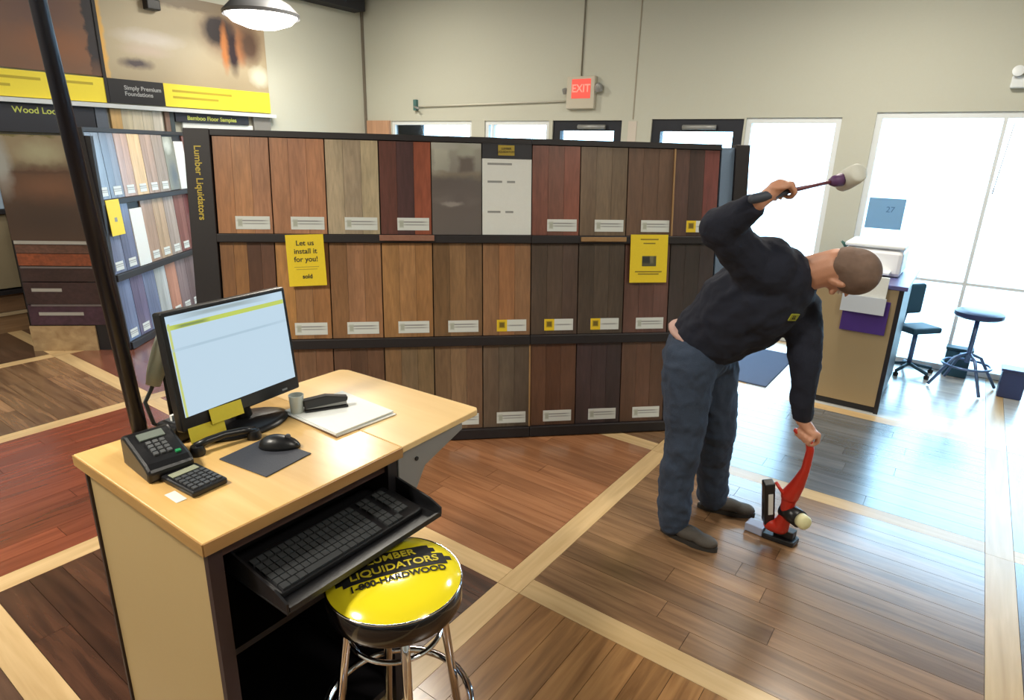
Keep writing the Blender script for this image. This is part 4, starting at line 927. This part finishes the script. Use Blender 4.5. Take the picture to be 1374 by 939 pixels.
# mallet
HA = J['rha']; MT = V((-.386, 2.627, 1.734))
ml = thing('mallet', 'white-headed rubber mallet raised in the hand of the bending person', 'mallet', T(HA.x, HA.y, HA.z))
q = lambda s_: mdir*s_
tube('handle', [q(-.03), q(.12), q(.235)], [.011, .007, .006], mat('red brown handle', (110, 60, 70), .4), ml)
tube('grip', [q(-.115), q(-.10), q(-.04), q(.03)], [.012, .018, .018, .013], mat('dark rubber grip', (60, 66, 78), .6), ml)
tube('ferrule', [q(.205), q(.22), q(.25)], [.012, .02, .024], mat('purple collar', (96, 60, 104), .5), ml, 16)
hx = mdir.orthogonal().normalized()
side = V((.45, -.8, .35)); side = (side - mdir*side.dot(mdir)).normalized()
bm = bmesh.new(); c0 = q(.285); bm_tube(bm, [c0-side*.052, c0-side*.046, c0-side*.02, c0+side*.02, c0+side*.046, c0+side*.052], [.026, .034, .037, .037, .034, .026], 22); obj('head', bm, mat('white rubber', (218, 218, 208), .6), ml, smooth=True)

# ================================================================== FLOORING NAILER
NL = thing('flooring_nailer', 'red flooring nailer with black magazine held against the floor', 'nail gun', T(-.43, 2.96, 0))
NI = NL.matrix_world.inverted()
RED = mat('red painted casting', (190, 44, 28), .35, vary=.06, bscale=20)
def sweep_flat(pts, rads, name, m, flat=.6, voxel=.006):
    bm = bmesh.new()
    for i in range(len(pts)-1): capsule(bm, NI @ pts[i], NI @ pts[i+1], rads[i], rads[i+1])
    return remeshed(name, bm, m, NL, voxel, 3)
N = dict(top=V((-.43, 2.81, .64)), h0=V((-.395, 2.832, .622)), h1=V((-.378, 2.84, .56)), h2=V((-.385, 2.86, .45)), h3=V((-.41, 2.885, .35)), b0=V((-.435, 2.90, .28)), b1=V((-.44, 2.91, .17)), b2=V((-.455, 2.925, .09)))
sweep_flat([V((-.445, 2.82, .64)), N['h0'], N['h1'], N['h2'], N['h3'], N['b0']], [.014, .017, .018, .020, .032, .042], 'handle', RED)
sweep_flat([N['b0'], N['b1'], N['b2'], V((-.50, 2.93, .085))], [.036, .028, .040, .038], 'body', RED)
def slab(name, p0_, p1_, w_, d_, m, bev=.006):
    z_ = (NI @ p1_ - NI @ p0_); L = z_.length; z_ = z_.normalized(); x = V((.8, .55, 0)); x = (x-z_*x.dot(z_)).normalized(); y = z_.cross(x); o_ = NI @ p0_
    M = Matrix(((x.x, y.x, z_.x, o_.x), (x.y, y.y, z_.y, o_.y), (x.z, y.z, z_.z, o_.z), (0, 0, 0, 1)))
    return box(name, -w_/2, w_/2, -d_/2, d_/2, 0, L, m, NL, bev, M=M), M
mg, MG = slab('magazine', V((-.515, 2.93, .09)), V((-.53, 2.86, .335)), .05, .05, BLACKPL)
box('white_label', -.008, .014, -.0265, -.0255, .07, .20, WHITE, NL, M=MG)
tube('driver_cylinder', [NI @ V((-.45, 2.93, .185)), NI @ V((-.37, 2.87, .19))], [.042, .042], BLACKPL, NL, 22)
bm = bmesh.new(); bm_tube(bm, [NI @ V((-.366, 2.87, .19)), NI @ V((-.345, 2.845, .195)), NI @ V((-.338, 2.838, .196))], [.034, .034, .026], 22); obj('strike_cap', bm, mat('cream rubber cap', (224, 218, 170), .5), NL, smooth=True)
bm = bmesh.new(); bm_prism(bm, [(-.10, -.05), (.045, -.05), (.06, .02), (.03, .05), (-.10, .05)], .002, .03); obj('base_shoe', bm, BLACKPL, NL, .006)
bm = bmesh.new(); bm_prism(bm, [(-.055, -.03), (.035, -.03), (.045, .02), (-.05, .03)], .03, .07); obj('nose_block', bm, BLACKPL, NL, .006)
bm = bmesh.new(); bm_prism(bm, [(-.19, -.035), (-.10, -.045), (-.10, .04), (-.18, .035)], .002, .045); obj('clear_guard', bm, mat('milky clear plastic', (160, 166, 190), .15), NL, .006)
tube('trigger_lever', [NI @ V((-.50, 2.87, .34)), NI @ V((-.465, 2.87, .30)), NI @ V((-.45, 2.885, .27))], .008, RED, NL)
print('planks', nplank[0])
